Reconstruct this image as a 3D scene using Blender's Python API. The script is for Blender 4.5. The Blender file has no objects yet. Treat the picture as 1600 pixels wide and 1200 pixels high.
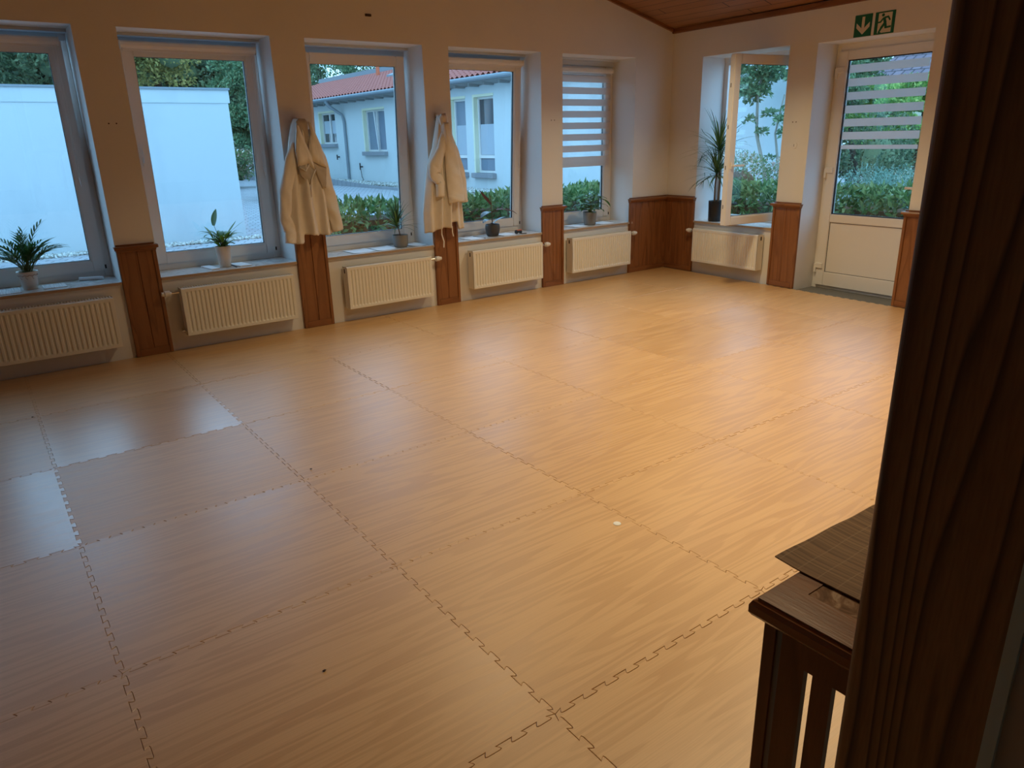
import bpy, bmesh, math, random
import numpy as np
from mathutils import Vector, Matrix

# ------------------------------------------------------------------ camera
S = bpy.context.scene
COL = S.collection
cam_d = bpy.data.cameras.new('camera'); cam = bpy.data.objects.new('camera', cam_d); COL.objects.link(cam)
cam_d.sensor_width = 36.0; cam_d.lens = 1129.26 * 36 / 1600; cam_d.clip_start = 0.02; cam_d.clip_end = 300
_r = Vector((0.80434984, -0.59367660, -0.02386274)); _u = Vector((0.20898937, 0.24509910, 0.94670475)); _f = Vector((0.55618772, 0.76646887, -0.32121752))
cam.matrix_world = Matrix(((_r.x, _u.x, -_f.x, 0), (_r.y, _u.y, -_f.y, 0), (_r.z, _u.z, -_f.z, 1.6207), (0, 0, 0, 1)))
S.camera = cam
S.view_settings.view_transform = 'Standard'; S.view_settings.look = 'None'
S.view_settings.gamma = 1.0; S.view_settings.exposure = 0.0; S.view_settings.use_curve_mapping = False
S.cycles.max_bounces = 10; S.cycles.diffuse_bounces = 5; S.cycles.glossy_bounces = 3; S.cycles.transparent_max_bounces = 14
S.cycles.transmission_bounces = 4; S.cycles.sample_clamp_indirect = 6.0; S.cycles.caustics_reflective = False; S.cycles.caustics_refractive = False

# ------------------------------------------------------------------ sky: blue evening daylight, no direct sun
W = bpy.data.worlds.new('evening_sky'); S.world = W; W.use_nodes = True
wn = W.node_tree.nodes; wl = W.node_tree.links; wn.clear()
wo = wn.new('ShaderNodeOutputWorld'); bg = wn.new('ShaderNodeBackground'); tc = wn.new('ShaderNodeTexCoord')
sx = wn.new('ShaderNodeSeparateXYZ'); rp = wn.new('ShaderNodeValToRGB')
wl.new(tc.outputs['Generated'], sx.inputs[0]); wl.new(sx.outputs['Z'], rp.inputs[0]); wl.new(rp.outputs[0], bg.inputs[0]); wl.new(bg.outputs[0], wo.inputs[0])
rp.color_ramp.elements[0].position = 0.0; rp.color_ramp.elements[0].color = (0.38, 0.69, 1.0, 1)
rp.color_ramp.elements[1].position = 0.9; rp.color_ramp.elements[1].color = (0.29, 0.60, 1.0, 1)
bg.inputs[1].default_value = 3.15

# ------------------------------------------------------------------ frames of reference on the walls
class Fr:
    def __init__(s, o, d, n): s.o = Vector((o[0], o[1], 0)); s.d = Vector((d[0], d[1], 0)).normalized(); s.n = Vector((n[0], n[1], 0)).normalized()
    def P(s, a, off, z): return s.o + s.d * a + s.n * off + Vector((0, 0, z))
_a = math.atan(0.12 / 3.2)
FA = Fr((0, 6.42), (1, 0), (0, -1))                                     # window wall, a = x
FB = Fr((7.15, 6.42), (-math.sin(_a), -math.cos(_a)), (-math.cos(_a), math.sin(_a)))   # door wall, a runs towards the camera
FH = Fr((14.3, 0), (0, 1), (-1, 0))                                     # house across the yard, a = y
def ceil_z(x): return 2.79 + 0.244 * (7.15 - x) if x > 1.8 else 2.79 + 0.244 * (x + 3.55)

# window light openings (portals only guide sky sampling; they give no light themselves)
def portal(F, a0, a1, z0, z1, off):
    l = bpy.data.lights.new('window_portal', 'AREA'); l.shape = 'RECTANGLE'; l.size = a1 - a0; l.size_y = z1 - z0
    l.cycles.is_portal = True
    o = bpy.data.objects.new('window_portal', l); COL.objects.link(o)
    z = -F.n                                                             # area lights shine along local -Z -> into the room
    y = Vector((0, 0, 1)); x = y.cross(z)
    c = F.P((a0 + a1) / 2, off, (z0 + z1) / 2)
    o.matrix_world = Matrix(((x.x, y.x, z.x, c.x), (x.y, y.y, z.y, c.y), (x.z, y.z, z.z, c.z), (0, 0, 0, 1)))
OPEN_A = [(-1.70, -0.575), (-0.27, 0.865), (1.155, 2.29), (2.585, 3.72), (4.007, 5.135), (5.43, 6.535)]  # first opening: unseen window added left of the view to let in light
for a0, a1 in OPEN_A: portal(FA, a0, a1, 0.62, 2.468, -0.50)
portal(FB, 0.47, 1.62, 0.62, 2.455, -0.50); portal(FB, 1.94, 3.07, 0.0, 2.44, -0.50)

# ceiling lamps of the room (their shades are built below around these lights)
LAMPS = [(2.6, 1.6, 3.05, 0.78), (4.6, 2.3, 3.05, 0.9), (3.0, 4.3, 3.05, 0.6), (5.4, 4.5, 3.05, 0.75)]
LAMP_W = 33.0
for x, y, z, k in LAMPS:
    l = bpy.data.lights.new('lamp_light', 'AREA'); l.shape = 'DISK'; l.size = 0.34; l.energy = LAMP_W * k; l.color = (1.0, 0.80, 0.48); l.spread = math.radians(122)
    o = bpy.data.objects.new('lamp_light', l); COL.objects.link(o); o.location = (x, y, z - 0.03)

# ------------------------------------------------------------------ node material helpers
def mat(name, color=(0.8, 0.8, 0.8), rough=0.5, metal=0.0, spec=0.5, coat=0.0):
    m = bpy.data.materials.new(name); m.use_nodes = True
    b = m.node_tree.nodes['Principled BSDF']
    b.inputs['Base Color'].default_value = (*color, 1); b.inputs['Roughness'].default_value = rough
    b.inputs['Metallic'].default_value = metal; b.inputs['Specular IOR Level'].default_value = spec; b.inputs['Coat Weight'].default_value = coat
    return m
class NT:
    def __init__(s, m): s.m = m; s.t = m.node_tree; s.n = s.t.nodes; s.l = s.t.links; s.b = s.n.get('Principled BSDF')
    def new(s, k, **kw):
        nd = s.n.new('ShaderNode' + k)
        for a, v in kw.items():
            if hasattr(nd, a): setattr(nd, a, v)
        return nd
    def set(s, sock, v):
        if isinstance(v, bpy.types.NodeSocket): s.l.new(v, sock)
        elif isinstance(v, (tuple, list)) and len(v) == 3 and sock.type == 'RGBA': sock.default_value = (*v, 1)
        else: sock.default_value = v
    def math(s, op, a, b=0.0, c=None):
        nd = s.new('Math', operation=op); s.set(nd.inputs[0], a); s.set(nd.inputs[1], b)
        if c is not None: s.set(nd.inputs[2], c)
        return nd.outputs[0]
    def coord(s, k='Object'): return s.new('TexCoord').outputs[k]
    def mapping(s, vec, scale=(1, 1, 1), loc=(0, 0, 0), rot=(0, 0, 0)):
        nd = s.new('Mapping'); s.l.new(vec, nd.inputs[0]); nd.inputs['Scale'].default_value = scale; s.set(nd.inputs['Location'], loc); nd.inputs['Rotation'].default_value = rot
        return nd.outputs[0]
    def noise(s, vec, scale=5, detail=4, rough=0.5, dist=0.0):
        nd = s.new('TexNoise'); s.l.new(vec, nd.inputs['Vector']); nd.inputs['Scale'].default_value = scale; nd.inputs['Detail'].default_value = detail
        nd.inputs['Roughness'].default_value = rough; nd.inputs['Distortion'].default_value = dist
        return nd.outputs['Fac']
    def ramp(s, fac, stops, interp='LINEAR'):
        nd = s.new('ValToRGB'); s.l.new(fac, nd.inputs[0]); cr = nd.color_ramp; cr.interpolation = interp
        while len(cr.elements) < len(stops): cr.elements.new(0.5)
        for e, (p, c) in zip(cr.elements, stops):
            e.position = p; e.color = (*c, 1) if isinstance(c, tuple) else (c, c, c, 1)
        return nd.outputs[0]
    def mix(s, fac, a, b, blend='MIX'):
        nd = s.new('Mix'); nd.data_type = 'RGBA'; nd.blend_type = blend; s.set(nd.inputs[0], fac); s.set(nd.inputs[6], a); s.set(nd.inputs[7], b)
        return nd.outputs[2]
    def bump(s, h, strength=0.2, dist=0.01):
        nd = s.new('Bump'); nd.inputs['Strength'].default_value = strength; nd.inputs['Distance'].default_value = dist; s.l.new(h, nd.inputs['Height'])
        s.l.new(nd.outputs[0], s.b.inputs['Normal'])
    def col(s, c): s.set(s.b.inputs['Base Color'], c)
    def rgh(s, c): s.set(s.b.inputs['Roughness'], c)

M = {}
def plaster(name, color, sc=60, st=0.12):
    m = mat(name, color, 0.85, spec=0.25); n = NT(m); v = n.coord()
    f = n.noise(v, sc, 5); g = n.noise(v, 1.3, 3)
    n.col(n.mix(n.ramp(g, [(0.3, 0.0), (0.7, 1.0)]), tuple(c * 0.95 for c in color), color)); n.bump(f, st, 0.003)
    return m
M['wall'] = plaster('white_plaster', (0.81, 0.80, 0.78))
def wood(name, base, dark, along='Z', rough=0.35, rings=9.0, coat=0.15, stretch=0.13, sc=6.0, contrast=1.0):
    """Pine: noise stretched along the grain cut into growth rings."""
    m = mat(name, base, rough, spec=0.4, coat=coat); n = NT(m)
    oi = n.new('ObjectInfo').outputs['Random']
    off = n.new('CombineXYZ'); n.l.new(n.math('MULTIPLY', oi, 17.0), off.inputs[0]); n.l.new(n.math('MULTIPLY', oi, 31.0), off.inputs[1]); n.l.new(n.math('MULTIPLY', oi, 7.0), off.inputs[2])
    v = n.coord(); k = [1, 1, 1]; k['XYZ'.index(along)] = stretch
    v = n.mapping(v, tuple(k)); va = n.new('VectorMath', operation='ADD'); n.l.new(v, va.inputs[0]); n.l.new(off.outputs[0], va.inputs[1]); v = va.outputs[0]
    a = n.noise(v, sc, 2, 0.4, 0.3)
    r = n.math('FRACT', n.math('MULTIPLY', a, rings))
    ring = n.ramp(r, [(0.0, 0.0), (0.55, 0.35), (0.86, 1.0), (1.0, 0.0)])
    fine = n.noise(n.mapping(v, (40, 40, 40)), 6, 3)
    big = n.noise(v, sc * 0.7, 2)
    c = n.mix(n.math('MULTIPLY', ring, 0.75 * contrast), base, dark)
    c = n.mix(n.math('MULTIPLY', n.ramp(fine, [(0.35, 0.0), (0.75, 1.0)]), 0.35), c, dark)
    c = n.mix(n.math('MULTIPLY', n.ramp(big, [(0.35, 0.0), (0.75, 1.0)]), 0.4), c, tuple(x * 0.7 for x in base))
    n.col(c); n.bump(fine, 0.08, 0.002)
    return m
M['pine'] = wood('stained_pine', (0.33, 0.135, 0.050), (0.16, 0.055, 0.02), 'Z', 0.35, 7, 0.1, 0.1, 7)
M['pine_x'] = wood('stained_pine_x', (0.31, 0.125, 0.047), (0.16, 0.055, 0.02), 'X', 0.35, 7, 0.1, 0.1, 7)
M['pine_y'] = wood('stained_pine_y', (0.31, 0.125, 0.047), (0.16, 0.055, 0.02), 'Y', 0.35, 7, 0.1, 0.1, 7)
M['post'] = wood('post_pine', (0.34, 0.19, 0.068), (0.055, 0.024, 0.01), 'Z', 0.5, 20, 0.0, 0.09, 4.5, 1.33)
M['cupboard'] = wood('cover_pine', (0.20, 0.07, 0.022), (0.10, 0.03, 0.01), 'Z', 0.3, 9, 0.2, 0.12, 5)
M['cupboard_y'] = wood('cover_top_pine', (0.30, 0.125, 0.04), (0.18, 0.06, 0.018), 'Y', 0.25, 9, 0.3, 0.12, 5)

# mat floor: printed wood grain, every mat with its own offset and sheen
m = mat('foam_mat_print', (0.6, 0.35, 0.14), 0.42, spec=0.9, coat=0.55); n = NT(m); M['mat'] = m
oi = n.new('ObjectInfo'); off = n.new('CombineXYZ')
n.l.new(n.math('MULTIPLY', oi.outputs['Random'], 23.0), off.inputs[0]); n.l.new(n.math('MULTIPLY', oi.outputs['Random'], 57.0), off.inputs[1])
va = n.new('VectorMath', operation='ADD'); n.l.new(n.coord(), va.inputs[0]); n.l.new(off.outputs[0], va.inputs[1]); v0 = va.outputs[0]
v1 = n.mapping(v0, (0.5, 7.0, 1.0)); f1 = n.noise(v1, 1.6, 1.5, 0.4, 0.15)
r1 = n.math('FRACT', n.math('MULTIPLY', f1, 7.0)); ring = n.ramp(r1, [(0.0, 0.0), (0.42, 0.12), (0.5, 1.0), (0.9, 0.8), (1.0, 0.0)])
fine = n.noise(n.mapping(v0, (3.0, 260.0, 1.0)), 1.0, 2, 0.5); band = n.noise(n.mapping(v0, (0.5, 5.0, 1)), 1.6, 1)
c = n.mix(n.math('MULTIPLY', ring, 0.62), (0.68, 0.41, 0.175), (0.52, 0.28, 0.105))
c = n.mix(n.math('MULTIPLY', n.ramp(fine, [(0.42, 0.0), (0.65, 1.0)]), 0.30), c, (0.46, 0.24, 0.085))
c = n.mix(n.math('MULTIPLY', n.ramp(band, [(0.4, 0.0), (0.6, 1.0)]), 0.2), c, (0.70, 0.43, 0.18))
n.col(c); 
sep = n.new('SeparateColor'); n.l.new(oi.outputs['Color'], sep.inputs[0])
n.l.new(sep.outputs[1], n.b.inputs['Coat Weight']); n.l.new(n.math('MULTIPLY', sep.outputs[0], 0.85), n.b.inputs['Coat Roughness'])
n.rgh(n.math('ADD', sep.outputs[0], n.math('MULTIPLY', ring, -0.05)))
grit = n.noise(v0, 420, 2); n.bump(n.math('ADD', n.math('MULTIPLY', fine, 0.8), n.math('MULTIPLY', grit, 0.5)), 0.15, 0.0010)

# plank ceiling
m = mat('ceiling_planks', (0.4, 0.2, 0.09), 0.4, spec=0.4); n = NT(m); M['ceil'] = m
v = n.coord(); sp = n.new('SeparateXYZ'); n.l.new(v, sp.inputs[0])
px = n.math('MULTIPLY', sp.outputs[0], 1 / 0.125); fr = n.math('FRACT', px); pid = n.math('FLOOR', px)
wn_ = n.new('TexWhiteNoise'); wn_.noise_dimensions = '1D'; n.l.new(pid, wn_.inputs['W'])
edge = n.math('LESS_THAN', fr, 0.06)
yy = n.math('FRACT', n.math('ADD', n.math('MULTIPLY', sp.outputs[1], 0.3), wn_.outputs[0])); joint = n.math('LESS_THAN', yy, 0.004)
gap = n.math('MAXIMUM', edge, joint)
g = n.noise(n.mapping(v, (9, 0.8, 9)), 3, 4, 0.5, 0.3)
c = n.mix(g, (0.40, 0.19, 0.085), (0.26, 0.11, 0.045)); c = n.mix(n.math('MULTIPLY', wn_.outputs[0], 0.35), c, (0.22, 0.09, 0.035))
n.col(n.mix(gap, c, (0.05, 0.02, 0.01))); n.bump(n.math('SUBTRACT', 1.0, gap), 0.6, 0.006)

M['pvc'] = mat('white_pvc', (0.80, 0.78, 0.75), 0.3, spec=0.5)
M['seal'] = mat('black_rubber', (0.01, 0.01, 0.012), 0.6)
M['rad'] = mat('radiator_enamel', (0.82, 0.79, 0.70), 0.3, spec=0.5)
M['rad_dark'] = mat('radiator_inside', (0.05, 0.045, 0.04), 0.6)
M['valve'] = mat('white_valve_plastic', (0.80, 0.78, 0.74), 0.35)
M['chrome'] = mat('chrome', (0.7, 0.68, 0.65), 0.2, metal=1.0)
M['casing'] = mat('shutter_casing', (0.60, 0.63, 0.66), 0.5)
M['floor_grey'] = plaster('grey_linoleum', (0.17, 0.17, 0.16), 30, 0.05)
m = mat('marble_sill', (0.7, 0.68, 0.66), 0.22, spec=0.5); n = NT(m); M['sill'] = m
f = n.noise(n.coord(), 7, 6, 0.6, 1.2); n.col(n.ramp(f, [(0.38, (0.62, 0.60, 0.57)), (0.55, (0.76, 0.74, 0.71)), (0.62, (0.55, 0.52, 0.49))]))
M['sill_edge'] = mat('sill_edge', (0.42, 0.30, 0.20), 0.5)
def glass(name, refl=1.0, tint=(0.93, 0.96, 0.96)):
    m = bpy.data.materials.new(name); m.use_nodes = True; t = m.node_tree; t.nodes.clear()
    o = t.nodes.new('ShaderNodeOutputMaterial'); a = t.nodes.new('ShaderNodeBsdfTransparent'); g = t.nodes.new('ShaderNodeBsdfGlossy'); mx = t.nodes.new('ShaderNodeMixShader'); lw = t.nodes.new('ShaderNodeLayerWeight')
    p = t.nodes.new('ShaderNodeMath'); p.operation = 'POWER'; p.inputs[1].default_value = 5.0; q = t.nodes.new('ShaderNodeMath'); q.operation = 'MULTIPLY_ADD'; q.inputs[1].default_value = 0.95; q.inputs[2].default_value = 0.04
    a.inputs[0].default_value = (*tint, 1); g.inputs['Roughness'].default_value = 0.01
    t.links.new(lw.outputs['Facing'], p.inputs[0]); t.links.new(p.outputs[0], q.inputs[0]); t.links.new(q.outputs[0], mx.inputs[0]); t.links.new(a.outputs[0], mx.inputs[1]); t.links.new(g.outputs[0], mx.inputs[2]); t.links.new(mx.outputs[0], o.inputs[0])
    return m
M['glass'] = glass('window_glass')
def fabric(name, col, trans, sheer=0.0):
    m = bpy.data.materials.new(name); m.use_nodes = True; t = m.node_tree; t.nodes.clear()
    o = t.nodes.new('ShaderNodeOutputMaterial'); d = t.nodes.new('ShaderNodeBsdfDiffuse'); r = t.nodes.new('ShaderNodeBsdfTranslucent'); mx = t.nodes.new('ShaderNodeMixShader')
    d.inputs[0].default_value = (*col, 1); r.inputs[0].default_value = (*col, 1); mx.inputs[0].default_value = trans
    t.links.new(d.outputs[0], mx.inputs[1]); t.links.new(r.outputs[0], mx.inputs[2]); out = mx.outputs[0]
    if sheer > 0:
        tr = t.nodes.new('ShaderNodeBsdfTransparent'); m2 = t.nodes.new('ShaderNodeMixShader'); m2.inputs[0].default_value = sheer
        t.links.new(out, m2.inputs[1]); t.links.new(tr.outputs[0], m2.inputs[2]); out = m2.outputs[0]
    t.links.new(out, o.inputs[0]); return m
M['band'] = fabric('blind_band', (0.80, 0.76, 0.74), 0.42)
M['sheer'] = fabric('blind_sheer', (0.85, 0.85, 0.85), 0.5, 0.88)
M['frost'] = fabric('frosted_film', (0.80, 0.76, 0.74), 0.55, 0.04)
M['bead'] = mat('white_beads', (0.85, 0.83, 0.8), 0.3)

# cloth of the jackets: weave bump
m = mat('white_cotton', (0.74, 0.66, 0.56), 0.9, spec=0.15); n = NT(m); M['cotton'] = m
v = n.coord(); f = n.noise(v, 14, 4); n.col(n.mix(f, (0.84, 0.80, 0.74), (0.72, 0.67, 0.60)))
n.bump(n.math('ADD', n.noise(v, 300, 2), n.math('MULTIPLY', f, 2.0)), 0.3, 0.004)
M['cotton_dark'] = mat('cotton_lining', (0.50, 0.44, 0.37), 0.9, spec=0.1)

M['soil'] = plaster('potting_soil', (0.03, 0.02, 0.014), 80, 0.8)
M['sign_green'] = mat('sign_green', (0.0, 0.115, 0.045), 0.5)
M['sign_white'] = mat('sign_white', (0.72, 0.66, 0.50), 0.5)

# exterior materials
def render_mat(name, color, stain=(0.5, 0.55, 0.6), amt=0.35):
    m = mat(name, color, 0.9, spec=0.1); n = NT(m); v = n.coord()
    f = n.noise(n.mapping(v, (1, 1, 0.35)), 1.2, 5, 0.6); n.col(n.mix(n.math('MULTIPLY', n.ramp(f, [(0.5, 0.0), (0.8, 1.0)]), amt), color, stain)); n.bump(n.noise(v, 40, 4), 0.15, 0.01)
    return m
M['render_w'] = render_mat('white_render', (0.59, 0.65, 0.66), (0.44, 0.50, 0.54), 0.45)
M['house_w'] = render_mat('house_render', (0.66, 0.71, 0.71), (0.55, 0.60, 0.62), 0.25)
M['yellow'] = mat('pale_yellow_paint', (0.84, 0.82, 0.60), 0.8)
M['zinc'] = mat('zinc', (0.27, 0.31, 0.34), 0.6, metal=0.3)
M['soffit'] = mat('soffit_boards', (0.30, 0.31, 0.30), 0.8)
M['sill_stone'] = plaster('grey_stone', (0.30, 0.31, 0.33), 30, 0.2)
m = plaster('red_tiles', (0.46, 0.155, 0.12), 3.0, 0.1); M['tiles'] = m
m = mat('purple_tiles', (0.2, 0.13, 0.15), 0.8); n = NT(m); M['tiles2'] = m
br = n.new('TexBrick'); v = n.coord('UV'); n.l.new(v, br.inputs['Vector']); br.inputs['Scale'].default_value = 1.0; br.inputs['Mortar Size'].default_value = 0.03
br.inputs['Brick Width'].default_value = 0.33; br.inputs['Row Height'].default_value = 0.36
br.inputs['Color1'].default_value = (0.24, 0.17, 0.19, 1); br.inputs['Color2'].default_value = (0.19, 0.13, 0.15, 1); br.inputs['Mortar'].default_value = (0.05, 0.035, 0.04, 1)
n.col(br.outputs['Color'])
m = mat('paving', (0.3, 0.3, 0.32), 0.75); n = NT(m); M['paving'] = m
br = n.new('TexBrick'); n.l.new(n.mapping(n.coord(), (1, 1, 1), rot=(0, 0, 0.5)), br.inputs['Vector']); br.inputs['Scale'].default_value = 1.0; br.inputs['Mortar Size'].default_value = 0.012
br.inputs['Brick Width'].default_value = 0.30; br.inputs['Row Height'].default_value = 0.16
br.inputs['Color1'].default_value = (0.48, 0.48, 0.49, 1); br.inputs['Color2'].default_value = (0.38, 0.38, 0.40, 1); br.inputs['Mortar'].default_value = (0.14, 0.135, 0.13, 1); n.col(br.outputs['Color'])
M['slab'] = plaster('pale_slabs', (0.42, 0.42, 0.43), 20, 0.2)
M['earth'] = plaster('earth', (0.09, 0.05, 0.03), 25, 0.6)
M['stone'] = mat('pale_gravel', (0.6, 0.6, 0.55), 0.9)
n = NT(M['stone']); gi = n.new('NewGeometry'); n.col(n.ramp(gi.outputs['Random Per Island'], [(0.0, (0.30, 0.29, 0.24)), (1.0, (0.75, 0.75, 0.70))]))
M['curb'] = plaster('concrete_curb', (0.33, 0.34, 0.36), 25, 0.2)
M['dark_glass'] = mat('dark_window_glass', (0.04, 0.06, 0.08), 0.08, spec=0.8)
M['grey_glass'] = mat('curtained_glass', (0.19, 0.25, 0.32), 0.25, spec=0.5)
M['pleated'] = mat('pleated_blind', (0.50, 0.56, 0.62), 0.7)
def leafmat(name, c0, c1, c2, rough=0.45, tr=0.25):
    m = mat(name, c1, rough, spec=0.35); n = NT(m); gi = n.new('NewGeometry')
    c = n.ramp(gi.outputs['Random Per Island'], [(0.0, c0), (0.5, c1), (1.0, c2)]); n.col(c)
    t = n.new('BsdfTranslucent'); n.l.new(c, t.inputs[0]); mx = n.new('MixShader'); mx.inputs[0].default_value = tr
    out = n.n['Material Output']; n.l.new(n.b.outputs[0], mx.inputs[1]); n.l.new(t.outputs[0], mx.inputs[2]); n.l.new(mx.outputs[0], out.inputs[0])
    return m
M['laurel'] = leafmat('laurel_leaves', (0.07, 0.15, 0.05), (0.15, 0.26, 0.08), (0.36, 0.44, 0.17), 0.3)
M['laurel_old'] = plaster('dead_stems', (0.19, 0.105, 0.06), 30, 0.6)
M['leaf_dark'] = leafmat('dark_tree_leaves', (0.06, 0.11, 0.06), (0.13, 0.20, 0.10), (0.24, 0.33, 0.17), 0.6)
M['leaf_sunpaint'] = leafmat('sun_painted_tree_leaves', (0.14, 0.16, 0.05), (0.36, 0.34, 0.10), (0.70, 0.58, 0.20), 0.6)  # warm evening sun on the crown, painted as yellow leaf colour
M['leaf_mid'] = leafmat('green_tree_leaves', (0.08, 0.17, 0.08), (0.16, 0.28, 0.14), (0.31, 0.44, 0.23), 0.6)
M['leaf_brt'] = leafmat('bright_tree_leaves', (0.14, 0.32, 0.09), (0.30, 0.55, 0.15), (0.72, 0.82, 0.28), 0.6, 0.35)
M['leaf_blue'] = leafmat('bluish_shrub', (0.12, 0.24, 0.18), (0.22, 0.40, 0.31), (0.36, 0.54, 0.44), 0.7)
M['leaf_pink'] = leafmat('flowering_shrub', (0.12, 0.24, 0.08), (0.24, 0.33, 0.14), (0.70, 0.44, 0.38), 0.7)
M['bark'] = plaster('bark', (0.38, 0.35, 0.29), 25, 0.6)
M['bark_dark'] = plaster('dark_bark', (0.06, 0.045, 0.03), 25, 0.6)
M['palm'] = leafmat('palm_leaf', (0.03, 0.09, 0.02), (0.06, 0.15, 0.035), (0.10, 0.20, 0.05), 0.4, 0.3)
M['lily'] = leafmat('lily_leaf', (0.05, 0.13, 0.02), (0.11, 0.22, 0.03), (0.20, 0.32, 0.05), 0.3, 0.3)
M['drac'] = leafmat('dracaena_leaf', (0.03, 0.07, 0.02), (0.07, 0.13, 0.03), (0.22, 0.30, 0.07), 0.35, 0.25)
M['rubber'] = leafmat('rubber_leaf', (0.05, 0.035, 0.02), (0.06, 0.04, 0.025), (0.085, 0.04, 0.025), 0.18, 0.15)
M['rubber_red'] = mat('rubber_leaf_underside', (0.20, 0.055, 0.03), 0.5)
M['cane'] = plaster('plant_cane', (0.16, 0.12, 0.08), 60, 0.5)
M['stem_g'] = mat('green_stem', (0.10, 0.15, 0.05), 0.6)
M['pot_cream'] = mat('cream_ceramic', (0.72, 0.66, 0.58), 0.35)
M['pot_grey'] = plaster('grey_ceramic', (0.25, 0.25, 0.245), 60, 0.1)
M['pot_dark'] = mat('dark_ceramic', (0.055, 0.055, 0.055), 0.55)
M['pot_black'] = mat('black_pot', (0.010, 0.010, 0.011), 0.4)
M['motif'] = mat('brown_motif', (0.35, 0.17, 0.10), 0.5)
M['paper'] = mat('white_paper', (0.80, 0.80, 0.80), 0.6)
M['black'] = mat('black_plastic', (0.012, 0.012, 0.014), 0.35)
M['orange'] = mat('orange_plastic', (0.65, 0.16, 0.07), 0.4)
M['greengrey'] = mat('grey_green_paint', (0.45, 0.58, 0.53), 0.45)
M['greygrey'] = mat('grey_paint', (0.40, 0.39, 0.34), 0.45)
M['brownhole'] = mat('brown_vent', (0.05, 0.022, 0.01), 0.6)
m = mat('inlay_tile', (0.25, 0.15, 0.09), 0.15, spec=0.6); n = NT(m); M['inlay'] = m
f = n.noise(n.coord(), 18, 5, 0.6, 2.0); n.col(n.ramp(f, [(0.35, (0.16, 0.09, 0.05)), (0.5, (0.30, 0.18, 0.11)), (0.62, (0.55, 0.40, 0.28)), (0.7, (0.2, 0.11, 0.06))]))
m = mat('woven_reed', (0.3, 0.18, 0.09), 0.7); n = NT(m); M['reed'] = m
v = n.coord(); f = n.noise(n.mapping(v, (170, 3, 1)), 1, 2); spx = n.new('SeparateXYZ'); n.l.new(v, spx.inputs[0])
th = n.math('LESS_THAN', n.math('FRACT', n.math('MULTIPLY', spx.outputs[1], 28.0)), 0.07)
n.col(n.mix(n.math('MULTIPLY', th, 0.35), n.ramp(f, [(0.35, (0.17, 0.09, 0.04)), (0.7, (0.36, 0.21, 0.10))]), (0.42, 0.28, 0.16))); n.bump(f, 0.5, 0.002)
m = mat('ribbed_mat', (0.7, 0.7, 0.7), 0.7); n = NT(m); M['ribbed'] = m
v = n.coord(); f = n.noise(n.mapping(v, (200, 3, 1)), 1, 2); n.col(n.ramp(f, [(0.4, (0.50, 0.50, 0.50)), (0.6, (0.78, 0.77, 0.75))]))

# ------------------------------------------------------------------ geometry helpers
def obj(name, bm, m, parent=None, smooth=False, recalc=True):
    """World-space bmesh -> one mesh object whose origin sits at its base (or relative to its parent)."""
    if recalc: bmesh.ops.recalc_face_normals(bm, faces=bm.faces[:])
    me = bpy.data.meshes.new(name)
    xs = [v.co for v in bm.verts]
    c = Vector(((min(p.x for p in xs) + max(p.x for p in xs)) / 2, (min(p.y for p in xs) + max(p.y for p in xs)) / 2, min(p.z for p in xs)))
    bmesh.ops.translate(bm, verts=bm.verts[:], vec=-c)
    bm.to_mesh(me); bm.free()
    for mm in (m if isinstance(m, (list, tuple)) else [m]): me.materials.append(mm)
    if smooth: me.polygons.foreach_set('use_smooth', [True] * len(me.polygons))
    o = bpy.data.objects.new(name, me); COL.objects.link(o); o.location = c
    if parent is not None:
        o.parent = parent; p = parent; w = Vector((0, 0, 0))
        while p is not None: w += p.location; p = p.parent
        o.location = c - w
    return o
def tag(o, label, cat, group=None, kind=None):
    o['label'] = label; o['category'] = cat
    if group: o['group'] = group
    if kind: o['kind'] = kind
    return o
def thing(name, loc, label, cat, group=None):
    o = bpy.data.objects.new(name, None); COL.objects.link(o); o.location = loc; o.empty_display_size = 0.1
    return tag(o, label, cat, group)
def struct(name, bm, m, parent=None, **k):
    o = obj(name, bm, m, parent, **k)
    if parent is None: o['kind'] = 'structure'
    return o
def B(): return bmesh.new()
def quadbox(bm, pts, mi=0):
    vs = [bm.verts.new(p) for p in pts]
    for f in ((0, 1, 2, 3), (7, 6, 5, 4), (0, 4, 5, 1), (1, 5, 6, 2), (2, 6, 7, 3), (3, 7, 4, 0)):
        fc = bm.faces.new([vs[i] for i in f]); fc.material_index = mi
def bx(bm, F, a0, a1, o0, o1, z0, z1, mi=0):
    quadbox(bm, [F.P(a0, o0, z0), F.P(a1, o0, z0), F.P(a1, o1, z0), F.P(a0, o1, z0), F.P(a0, o0, z1), F.P(a1, o0, z1), F.P(a1, o1, z1), F.P(a0, o1, z1)], mi)
F0 = Fr((0, 0), (1, 0), (0, 1))                                         # world axes: a = x, off = y
def box(bm, x0, x1, y0, y1, z0, z1, mi=0): bx(bm, F0, x0, x1, y0, y1, z0, z1, mi)
def prism(bm, pts, vec, mi=0):
    """polygon pts (list of Vector) extruded by vec"""
    a = [bm.verts.new(p) for p in pts]; b = [bm.verts.new(Vector(p) + Vector(vec)) for p in pts]
    f = bm.faces.new(a); f.material_index = mi; f = bm.faces.new(b[::-1]); f.material_index = mi
    for i in range(len(pts)):
        f = bm.faces.new((a[i], b[i], b[(i + 1) % len(pts)], a[(i + 1) % len(pts)])); f.material_index = mi
def bevel(bm, w, seg=1):
    bmesh.ops.recalc_face_normals(bm, faces=bm.faces[:])
    bmesh.ops.bevel(bm, geom=[e for e in bm.edges if len(e.link_faces) == 2 and e.calc_face_angle(0) > 0.6], offset=w, segments=seg, affect='EDGES', clamp_overlap=True)
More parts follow.
